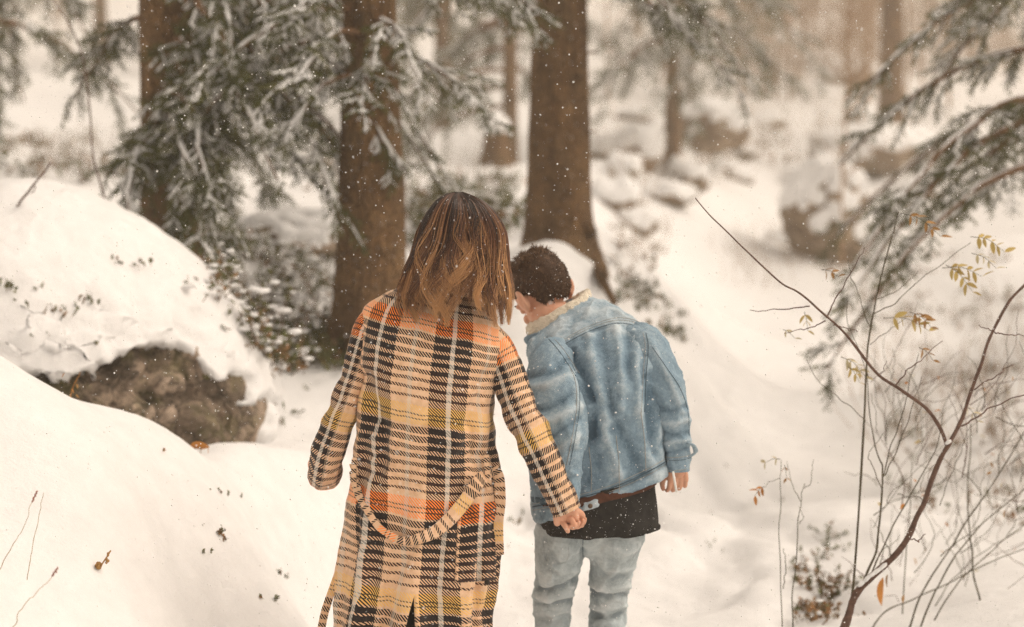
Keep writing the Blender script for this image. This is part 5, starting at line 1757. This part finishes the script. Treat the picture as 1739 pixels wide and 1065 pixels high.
b1 = P(1440, 1090, 5.45)
up = thing('slender_sapling', 'tall slender upright sapling with yellow feathered leaves at its tips', 'sapling', (b1[0], 5.45, ground_z(b1[0], 5.45)))
branch(up, [(1430, 1170), (1438, 1070), (1450, 987), (1459, 843), (1466, 700), (1473, 602), (1483, 538), (1496, 470), (1514, 406), (1527, 359)], (5.45, 5.6), 5.0, 1.5, 'stem', name='stem', seed=4)
for i, (ln, ra, rb) in enumerate([([(1485, 532), (1520, 515), (1550, 485), (1590, 455), (1650, 412)], 1.8, 0.9), ([(1490, 508), (1530, 490), (1560, 462)], 1.4, 0.8), ([(1480, 560), (1465, 520), (1445, 470), (1440, 440)], 1.4, 0.8), ([(1475, 640), (1460, 600), (1440, 550), (1437, 500)], 1.2, 0.8), ([(1478, 585), (1510, 560), (1540, 540)], 1.3, 0.8),
                                   ([(1468, 985), (1490, 920), (1498, 850), (1500, 800), (1490, 770), (1478, 700), (1473, 620)], 4.2, 1.3), ([(1500, 810), (1515, 750), (1535, 700), (1545, 650), (1560, 600)], 2.2, 1.0), ([(1503, 808), (1525, 760), (1550, 690), (1566, 640)], 2.2, 1.0), ([(1497, 830), (1480, 790), (1476, 770), (1500, 735)], 1.8, 0.9), ([(1475, 985), (1500, 930), (1530, 870), (1560, 820), (1590, 760), (1604, 700)], 3.0, 1.2), ([(1470, 715), (1430, 680), (1390, 650), (1370, 610)], 1.4, 0.8)]):
    branch(up, ln, 5.5, ra, rb, 'stem', 0.10, 'twig', seed=30 + i)
for (a, b, n, L, k) in [((1530, 362), (1598, 402), 9, 0.022, 'leaf_brown'), ((1648, 402), (1706, 428), 9, 0.024, 'leaf_yellow'), ((1650, 430), (1692, 456), 7, 0.022, 'leaf_pale'), ((1606, 450), (1652, 496), 9, 0.026, 'leaf_yellow'), ((1600, 455), (1668, 470), 9, 0.026, 'leaf_yellow'), ((1500, 540), (1578, 562), 9, 0.028, 'leaf_yellow'), ((1545, 530), (1582, 556), 7, 0.024, 'leaf_brown'),
                        ((1366, 530), (1372, 562), 5, 0.02, 'leaf_yellow'), ((1428, 606), (1470, 640), 9, 0.022, 'leaf_pale'), ((1395, 458), (1424, 470), 5, 0.02, 'leaf_brown'), ((1440, 622), (1460, 650), 5, 0.02, 'leaf_yellow'), ((1330, 560), (1350, 575), 3, 0.014, 'leaf_pale'), ((1640, 690), (1660, 716), 5, 0.02, 'leaf_pale'), ((1560, 590), (1585, 612), 5, 0.02, 'leaf_brown')]:
    pinnate(up, a, b, 5.55, n, L, k, rs)

b2 = P(1590, 1085, 5.9)
low = thing('thicket_shrub', 'low tangle of thin green brown stems at the corner of the snow', 'shrub', (b2[0], 5.9, ground_z(b2[0], 5.9)))
for i, (ln, ra, rb) in enumerate([([(1535, 1110), (1545, 1065), (1570, 1000), (1625, 910), (1700, 800), (1760, 700)], 4.0, 1.8), ([(1550, 1100), (1600, 980), (1660, 900), (1760, 815)], 3.6, 1.8), ([(1570, 1090), (1620, 1000), (1680, 940), (1760, 870)], 2.8, 1.4), ([(1470, 1090), (1500, 1040), (1550, 1018), (1620, 985), (1680, 955), (1760, 925)], 3.0, 1.6), ([(1672, 1090), (1668, 1040), (1650, 960), (1645, 830), (1648, 720)], 4.0, 2.0), ([(1640, 1100), (1675, 1060), (1710, 1030), (1760, 990)], 8, 6), ([(1530, 1080), (1542, 900), (1548, 780)], 2.6, 1.4), ([(1565, 1060), (1640, 960), (1735, 900)], 2.2, 1.1)]):
    branch(low, ln, (5.75 + 0.05 * i, 6.0 + 0.05 * i), ra, rb, 'stem' if i != 5 else 'red_stem', name='stem', seed=50 + i)
tr = random.Random(8)
for i in range(125):
    x, y = tr.uniform(1470, 1760), tr.uniform(640, 1060)
    a = tr.gauss(1.15, 0.5); L = tr.uniform(60, 190)
    ln = [(x, y)]
    for k in range(4):
        a += tr.gauss(0, 0.28)
        ln.append((ln[-1][0] + math.cos(a) * L / 4, ln[-1][1] - math.sin(a) * L / 4))
    branch(low, ln, (tr.uniform(5.7, 7.2),) * 2, tr.uniform(1.2, 2.2), 0.7, tr.choice(['stem', 'red_stem', 'stem']), name='twig', seed=70 + i)
for i in range(34):
    x, y = tr.uniform(1480, 1735), tr.uniform(600, 1040)
    p = P(x, y, tr.uniform(5.8, 7.0))
    put_leaf(low, p, (tr.uniform(-1, 1), tr.uniform(-1, 0.4), tr.uniform(-1.2, 0.2)), tr.uniform(0.016, 0.032), tr.choice(['leaf_brown', 'leaf_yellow', 'leaf_orange', 'leaf_pale']), tr)
for (x, y, L, k) in ((1500, 980, 0.10, 'leaf_orange'), (1508, 975, 0.05, 'leaf_brown'), (1535, 1010, 0.03, 'leaf_brown')):
    put_leaf(low, P(x, y, 5.7), (-0.12, 0.1, -1), L, k, tr)

b3 = P(1330, 1090, 5.6)
pl = thing('bare_sprout', 'pair of thin upright stems with one orange leaf standing in open snow', 'plant', (b3[0], 5.6, ground_z(b3[0], 5.6)))
for i, (ln, ra, rb) in enumerate([([(1329, 1150), (1327, 1065), (1324, 900), (1325, 780)], 2.2, 0.9), ([(1330, 1000), (1333, 960), (1330, 930)], 1.6, 1.0), ([(1343, 1150), (1345, 1065), (1348, 980), (1355, 900), (1361, 850), (1366, 822)], 2.6, 0.9), ([(1360, 852), (1346, 822), (1338, 785)], 1.3, 0.7), ([(1366, 830), (1378, 815), (1380, 780)], 1.3, 0.7), ([(1358, 890), (1364, 878), (1356, 862)], 1.2, 0.7), ([(1325, 812), (1308, 818), (1298, 828)], 1.0, 0.6)]):
    branch(pl, ln, 5.6, ra, rb, 'stem', 0.02, 'stem', seed=130 + i)
pinnate(pl, (1298, 826), (1282, 842), 5.6, 5, 0.018, 'leaf_orange', rs)
pinnate(pl, (1325, 780), (1300, 786), 5.6, 4, 0.016, 'leaf_pale', rs)
pinnate(pl, (1332, 790), (1336, 812), 5.6, 4, 0.012, 'leaf_brown', rs)

# dark twig leaning out of the boulder's snow, and the thin arching stem behind it
tw = thing('leaning_twig', 'dark knobbly twig leaning out of the snow on the boulder', 'twig', tuple(P(-40, 440, 6.9)))
branch(tw, [(-40, 440), (0, 390), (30, 350), (58, 312), (88, 276)], (6.9, 6.7), 6.5, 3.0, 'red_stem', name='stem', seed=201)
branch(tw, [(58, 312), (60, 322), (52, 330)], 6.75, 2.5, 1.5, 'red_stem', name='twig', seed=202)
at_ = thing('arching_stem', 'thin arching brown stem hanging before the snow left of the big spruce', 'sapling', tuple(base_at(178, 345, 7.9)))
branch(at_, [(182, 420), (178, 345), (160, 270), (154, 200), (146, 120), (128, 60), (90, 0), (60, -30)], (7.9, 7.7), 5, 2.0, 'red_stem', name='stem', seed=203)
branch(at_, [(148, 130), (135, 118), (118, 112)], 7.75, 1.8, 0.8, 'red_stem', name='twig', seed=204)

# dry grass stalks and seed heads in the near snow
M['seed_red'] = m_plain('seed_head', (0.22, 0.08, 0.06), (0.36, 0.16, 0.11), 120, 0.85, 0.6)
M['straw'] = m_plain('straw', (0.30, 0.22, 0.13), (0.42, 0.33, 0.21), 60, 0.8, 0.2)


def stalk(line, Y, head, label):
    p = P(*line[0], Y)
    g = cast(line[0][0], line[0][1], [terr_bvh])
    if g is not None: Y = g[0][1] - 0.02
    t = thing('grass_stalk', label, 'grass stalk', tuple(P(*line[0], Y)), 'dry stalks in the near snow')
    q = branch(t, line, Y, 1.1, 0.6, 'straw', -0.10, 'stem', seed=int(line[0][0]) + 5)
    if head:
        mb = MB()
        d = q[-1] - q[-4]; d /= np.linalg.norm(d)
        for k in range(16):
            c = q[-1] + d * (k * 0.0024 - 0.004) + np.array([rs.gauss(0, 0.0016), rs.gauss(0, 0.0016), 0])
            mb.add(*ellipsoid(c, (0.0018, 0.0018, 0.0032), None, 1))
        v, f = mb.get()
        child('seed_head', v, f, M['seed_red'], t)


stalk([(-2, 970), (22, 925), (40, 890), (55, 848)], 4.6, True, 'longest dry stalk with a reddish seed head at the picture corner')
stalk([(46, 985), (55, 930), (66, 880), (76, 840)], 4.6, False, 'bare bent straw beside the long stalk')
stalk([(20, 1070), (40, 1030), (70, 1000), (88, 975)], 4.3, True, 'short curved stalk with a reddish seed head near the bottom corner')
h = cast(168, 966, [terr_bvh])
sh = thing('seed_pod', 'round brown dried flower head lying on the near snow', 'flower head', tuple(h[0]))
mb = MB()
for k in range(26):
    d = np.array([rs.gauss(0, 1), rs.gauss(0, 1), rs.gauss(0, 1)]); d /= np.linalg.norm(d)
    mb.add(*ellipsoid(h[0] + np.array([0, -0.004, 0.010]) + d * 0.0075, (0.0045, 0.0045, 0.0045), None, 1))
v, f = mb.get(); child('petals', v, f, M['leaf_brown'], sh)
v, f = tube(catmull([h[0], P(182, 945, h[0][1] - 0.01), P(188, 935, h[0][1])], 10), 0.002, 6); child('stem', v, f, M['leaf_brown'], sh)
mb = MB()
for k in range(7): mb.add(*ellipsoid(P(183 + rs.uniform(-4, 4), 948 + rs.uniform(-8, 8), h[0][1] - 0.01), (0.004, 0.004, 0.005), None, 1))
v, f = mb.get(); child('bud', v, f, M['leaf_brown'], sh)
for (x0, y0, x1, y1, lab) in ((100, 700, 135, 630, 'orange dry plant with hanging heads against the bare rock'), (112, 698, 120, 668, 'short orange dry stem at the foot of the bare rock')):
    g = P(x0, y0, 5.62)
    t = thing('dry_plant', lab, 'plant', tuple(g))
    branch(t, [(x0, y0 + 8), ((x0 + x1) / 2 + 4, (y0 + y1) / 2), (x1, y1)], 5.62, 1.3, 0.8, 'leaf_orange', 0.03, 'stem', seed=int(x0))
    for k in range(5): put_leaf(t, P(x0 + (x1 - x0) * rs.uniform(0.2, 1), y0 + (y1 - y0) * rs.uniform(0.2, 1), 5.6), (rs.uniform(-1, 1), -0.4, -0.8), 0.018, rs.choice(['leaf_orange', 'leaf_brown']), rs)
g = P(340, 760, 5.95)
t = thing('curled_leaf', 'curled orange dead leaf caught in the hollow under the rock', 'leaf', tuple(g))
for (x, d, L, k) in ((322, (1, -0.1, 0.02), 0.075, 'leaf_orange'), (340, (0.2, -0.5, -1), 0.03, 'leaf_brown'), (352, (0.3, -0.5, -0.9), 0.03, 'leaf_orange')):
    put_leaf(t, P(x, 757, 5.93), d, L, k, rs, 'blade')

# stump far behind, with its cap of snow
sb = base_at(842, 305, 22)
st_ = thing('tree_stump', 'brown stump under a tall white cap of snow between the trunks', 'stump', tuple(sb))
obj('stump', trunk_mesh('stump', [(-0.3, 0.19), (0, 0.17), (0.35, 0.145), (0.43, 0.14), (0.44, 0.02)], 5, 4, 24), None, st_)
d, f = ICO[3]
obj('snow_cap', mesh_np('snow_cap', d * np.array([0.19, 0.19, 0.17]) * (1 + 0.08 * fbm(d * 2, 2, 3))[:, None] + np.array([0, 0, 0.5]), f), M['snow'], st_)


# ------------------------------------------------------------------ undergrowth that nobody could count
def m_shrub():
    t = NT('undergrowth')
    a = t.attr('tone')
    return t.set(t.ramp(a, [(0.0, (0.05, 0.058, 0.020)), (0.3, (0.17, 0.17, 0.06)), (0.55, (0.14, 0.09, 0.045)), (0.8, (0.27, 0.17, 0.085)), (1.0, (0.36, 0.17, 0.06))]), 0.75, 0.2)


M['shrub'] = m_shrub()
gr = np.random.default_rng(31)
SH, SS = MB(), MB()


def clump(p, size, n, green, snow, lean=0.5, leaf=0.012):
    """Leafy sprigs round p with some snow lying on them."""
    for k in range(n):
        d = gr.normal(0, lean, 3); d[2] = abs(gr.normal(1, 0.3)); d /= np.linalg.norm(d)
        L = size * gr.uniform(0.45, 1.1)
        b = p + np.array([gr.normal(0, size * 0.45), gr.normal(0, size * 0.45), -0.01])
        t = np.linspace(0, 1, 4)
        q = b + d * (L * t)[:, None] + np.cumsum(gr.normal(0, 0.06 * L, (4, 3)), 0) * t[:, None]
        SH.add(*tube(q, size * 0.012 * (1.1 - t) + 0.0008, 3, False), gr.uniform(0.45, 0.75))
        m = gr.integers(6, 12)
        s = gr.uniform(0.25, 1, m)
        c = b + d * (L * s)[:, None] + gr.normal(0, size * 0.05, (m, 3))
        o = gr.normal(0, 1, (m, 3)); o /= np.linalg.norm(o, axis=1)[:, None]
        o2 = np.cross(o, gr.normal(0, 1, (m, 3))); o2 /= np.linalg.norm(o2, axis=1)[:, None]
        ll = leaf * gr.uniform(0.6, 1.3, (m, 1))
        v = np.stack([c - o * ll, c + o2 * ll * 0.5, c + o * ll, c - o2 * ll * 0.5], 1).reshape(-1, 3)
        tone = np.repeat(np.clip((gr.uniform(0.0, 0.35, m) if gr.random() < green else gr.uniform(0.45, 1.0, m)), 0, 1), 4)
        SH.add(v, np.arange(m * 4).reshape(-1, 4), tone)
        for _ in range(2 if gr.random() < snow else 0):
            d0, f0 = ICO[2]
            e = q[gr.integers(1, 4)] + gr.normal(0, size * 0.12, 3)
            SS.add(d0 * (1 + 0.35 * fbm(d0 * 2.2 + gr.uniform(0, 50), 2, 5))[:, None] * np.array([gr.uniform(0.6, 1.6), gr.uniform(0.6, 1.6), 0.45]) * min(size, 0.16) * gr.uniform(0.06, 0.20) + e, f0)


def brush(p, h, n, tone=(0.5, 0.8)):
    """Bare thin twigs."""
    for k in range(n):
        b = p + np.array([gr.normal(0, h * 0.4), gr.normal(0, h * 0.4), -0.02])
        t = np.linspace(0, 1, 4)
        d = np.array([gr.normal(0, 0.35), gr.normal(0, 0.35), 1.0])
        q = b + d * (h * gr.uniform(0.5, 1.1) * t)[:, None] + np.cumsum(gr.normal(0, 0.05 * h, (4, 3)), 0)
        SH.add(*tube(q, 0.0045 * h * (1.2 - t) + 0.0012, 3, False), gr.uniform(*tone))


def in_poly(poly, n, r):
    poly = np.array(poly, float)
    lo, hi = poly.min(0), poly.max(0)
    out = []
    while len(out) < n:
        p = r.uniform(lo, hi, (200, 2))
        ok = seg_dist(p[:, 0], p[:, 1], poly) < 0
        out += p[ok].tolist()
    return out[:n]


GB = [terr_bvh, boulder_bvh]
for (poly, n, size, k, green, snow, leaf) in [
    ([(300, 400), (380, 370), (560, 410), (572, 520), (535, 615), (470, 640), (425, 600), (370, 520)], 150, 0.13, 6, 0.7, 0.55, 0.014),
    ([(480, 600), (560, 560), (600, 590), (600, 622), (520, 625)], 36, 0.12, 8, 0.9, 0.05, 0.016),
    ([(440, 590), (520, 560), (530, 620), (470, 640)], 26, 0.12, 7, 0.6, 0.25, 0.015),
    ([(640, 590), (700, 560), (690, 610), (640, 620)], 8, 0.09, 5, 0.8, 0.3, 0.012),
    ([(1045, 465), (1100, 480), (1160, 540), (1165, 590), (1120, 570), (1050, 510)], 40, 0.07, 6, 0.8, 0.6, 0.014),
    ([(690, 320), (880, 300), (890, 400), (700, 420)], 60, 0.22, 6, 0.8, 0.55, 0.03),
    ([(1020, 300), (1130, 280), (1140, 420), (1050, 470)], 20, 0.12, 5, 0.2, 0.8, 0.02),
    ([(0, 230), (190, 240), (230, 330), (0, 330)], 34, 0.20, 6, 0.4, 0.9, 0.026),
    ([(560, 230), (690, 230), (690, 330), (560, 330)], 26, 0.22, 5, 0.5, 0.5, 0.03),
    ([(1430, 220), (1560, 210), (1600, 300), (1440, 310)], 50, 0.26, 5, 0.15, 0.6, 0.04),
    ([(1330, 470), (1480, 430), (1739, 420), (1739, 560), (1500, 560)], 50, 0.16, 4, 0.3, 0.5, 0.02),
    ([(1470, 600), (1739, 560), (1739, 900), (1500, 850)], 44, 0.12, 4, 0.3, 0.4, 0.014),
    ([(1140, 230), (1330, 180), (1340, 280), (1150, 300)], 40, 0.30, 4, 0.2, 0.6, 0.04),
    ([(1345, 930), (1420, 880), (1450, 1000), (1400, 1065), (1360, 1040)], 10, 0.07, 5, 0.5, 0.3, 0.011),
    ([(1375, 995), (1410, 990), (1420, 1065), (1380, 1065)], 9, 0.08, 8, 0.1, 0.05, 0.013),
]:
    for x, y in in_poly(poly, n, gr):
        h = cast(x, y, GB)
        if h is not None and not (y < 345 and h[0][1] < 14): clump(h[0], size * gr.uniform(0.6, 1.3), k, green, snow, leaf=leaf)
# tufts poking through the boulder's snow and the near drift
for (x, y, s, k) in [(15, 490, .05, 7), (30, 505, .03, 4), (52, 518, .03, 3), (90, 525, .04, 7), (105, 535, .05, 9), (148, 513, .045, 8), (120, 520, .03, 4), (72, 567, .035, 5), (166, 584, .03, 4), (196, 440, .045, 6), (240, 448, .05, 5), (205, 447, .03, 4), (60, 488, .03, 2), (404, 655, .05, 7), (112, 648, .05, 8), (70, 640, .04, 7), (150, 632, .04, 6), (355, 640, .03, 4), (285, 595, .03, 5),
                     (345, 893, .022, 3), (370, 903, .032, 7), (378, 912, .03, 5), (352, 932, .025, 4), (472, 972, .03, 4), (484, 980, .025, 4), (440, 1012, .022, 3), (463, 1014, .022, 3), (355, 828, .015, 2), (370, 832, .02, 2), (384, 838, .018, 2), (408, 843, .018, 2), (424, 880, .012, 1), (440, 960, .01, 1), (270, 760, .02, 2),
                     (1205, 925, .03, 3), (1228, 936, .02, 2), (1205, 870, .02, 2), (1425, 915, .05, 7), (1398, 948, .045, 5), (1100, 940, .02, 2), (875, 890, .05, 6), (870, 930, .03, 3), (880, 870, .04, 3), (1235, 790, .03, 2), (1330, 850, .03, 3), (470, 690, .04, 5), (500, 700, .05, 6), (480, 720, .05, 5), (520, 660, .03, 3)]:
    h = cast(x, y, GB)
    if h is not None: clump(h[0], s, k, 0.8, 0.1, leaf=max(0.006, s * 0.17))
for (poly, n, hh, k, tone) in [([(20, 250), (220, 230), (240, 330), (20, 330)], 30, 0.35, 6, (0.45, 0.7)), ([(1030, 300), (1140, 270), (1130, 440), (1060, 460)], 30, 0.30, 6, (0.75, 0.95)), ([(1230, 420), (1330, 380), (1370, 480), (1270, 500)], 26, 0.35, 5, (0.7, 0.9)), ([(1440, 560), (1739, 480), (1739, 860), (1500, 820)], 34, 0.40, 6, (0.7, 0.95)), ([(1150, 200), (1739, 120), (1739, 300), (1150, 290)], 80, 0.7, 6, (0.5, 0.85)), ([(560, 250), (890, 240), (890, 400), (560, 380)], 40, 0.4, 5, (0.4, 0.8)), ([(1180, 120), (1500, 60), (1739, 60), (1739, 130), (1300, 150)], 150, 1.5, 9, (0.75, 0.95)), ([(1020, 180), (1330, 160), (1330, 300), (1040, 330)], 70, 0.6, 6, (0.7, 0.95))]:
    for x, y in in_poly(poly, n, gr):
        h = cast(x, y, [terr_bvh])
        if h is not None and not (y < 345 and h[0][1] < 14): brush(h[0], hh * gr.uniform(0.6, 1.3), k, tone)
v, f = SH.get()
ug = obj('undergrowth', mesh_np('undergrowth', v, f, False, attrs={'tone': SH.attr()}), M['shrub'])
tag(ug, 'low green and brown undergrowth poking through the snow', kind='stuff')
v, f = SS.get()
ugs = obj('snow', mesh_np('snow', v, f), M['tree_snow'], ug)

# ------------------------------------------------------------------ falling snow
fr = np.random.default_rng(91)
oc_v = np.array([(1, 0, 0), (-1, 0, 0), (0, 1, 0), (0, -1, 0), (0, 0, 1), (0, 0, -1)], float)
oc_f = np.array([(0, 2, 4), (2, 1, 4), (1, 3, 4), (3, 0, 4), (2, 0, 5), (1, 2, 5), (3, 1, 5), (0, 3, 5)])


def flakes(pts, rad):
    n = len(pts)
    sh = fr.uniform(0.6, 1.3, (n, 1, 3))
    v = (oc_v[None] * sh * rad[:, None, None] + pts[:, None]).reshape(-1, 3)
    return v, (oc_f[None] + (np.arange(n) * 6)[:, None, None]).reshape(-1, 3)


n = 14500
Yf = np.where(np.arange(n) < 9500, fr.normal(4.75, 0.42, n), fr.uniform(3.2 ** 3, 11.0 ** 3, n) ** (1 / 3))
pts = np.array([P(fr.uniform(-200, 1940), fr.uniform(-120, 1180), y) for y in Yf])
v, f = flakes(pts, 0.0007 + 0.0022 * fr.uniform(0, 1, n) ** 2.2)
fs = obj('falling_snow', mesh_np('falling_snow', v, f), M['tree_snow'])
tag(fs, 'small white snowflakes drifting down through the air', kind='stuff')


# flecks of snow that have settled on hair and clothes
def flecks(root, names, box, n, rlo, rhi):
    bv_ = []
    for o in root.children_recursive:
        if o.name.split('.')[0] in names:
            off = np.array(root.location)
            vs = np.empty(len(o.data.vertices) * 3, np.float32); o.data.vertices.foreach_get('co', vs)
            vs = vs.reshape(-1, 3) + off
            bv_.append(BVHTree.FromPolygons([Vector(x) for x in vs], [tuple(p.vertices) for p in o.data.polygons]))
    out = []
    for k in range(n * 3):
        h = cast(fr.uniform(box[0], box[2]), fr.uniform(box[1], box[3]), bv_)
        if h is not None: out.append(h[0] + np.array([0, -0.0006, 0.0003]))
        if len(out) >= n: break
    out = np.array(out)
    v, f = flakes(out, rlo + (rhi - rlo) * fr.uniform(0, 1, len(out)) ** 2.5)
    o = child('snow_flecks', v, f, M['tree_snow'], root)
    tag(o, kind='stuff')


flecks(woman, ('strands', 'hair'), (690, 330, 860, 520), 170, 0.0006, 0.0021)
flecks(woman, ('coat', 'sleeve', 'belt'), (530, 500, 990, 1065), 300, 0.0004, 0.0012)
flecks(man, ('strands', 'hair'), (862, 423, 965, 520), 60, 0.0006, 0.0017)
flecks(man, ('denim_jacket', 'sleeve', 'shirt', 'jeans'), (885, 500, 1180, 1065), 420, 0.0004, 0.0013)
flecks(man, ('shirt',), (905, 850, 1125, 925), 90, 0.0005, 0.0015)

# ------------------------------------------------------------------ the snowy air
def haze_box():
    v = np.array([(x, y, z) for x in (-335, 335) for y in (-32, 270) for z in (-2.5, 52.0)])
    f = np.array([(0, 1, 3, 2), (4, 6, 7, 5), (0, 4, 5, 1), (2, 3, 7, 6), (0, 2, 6, 4), (1, 5, 7, 3)])
    t = NT('haze')
    t.t.nodes.remove(t.b)
    vol = t.n('VolumePrincipled', {'Color': (1.0, 0.93, 0.82, 1), 'Density': 0.0042, 'Anisotropy': 0.2})
    t.t.links.new(vol.outputs[0], t.t.nodes['Material Output'].inputs['Volume'])
    o = obj('haze', mesh_np('haze', v, f, False), t.m)
    tag(o, kind='stuff', label='pale haze of falling snow filling the wood')


haze_box()
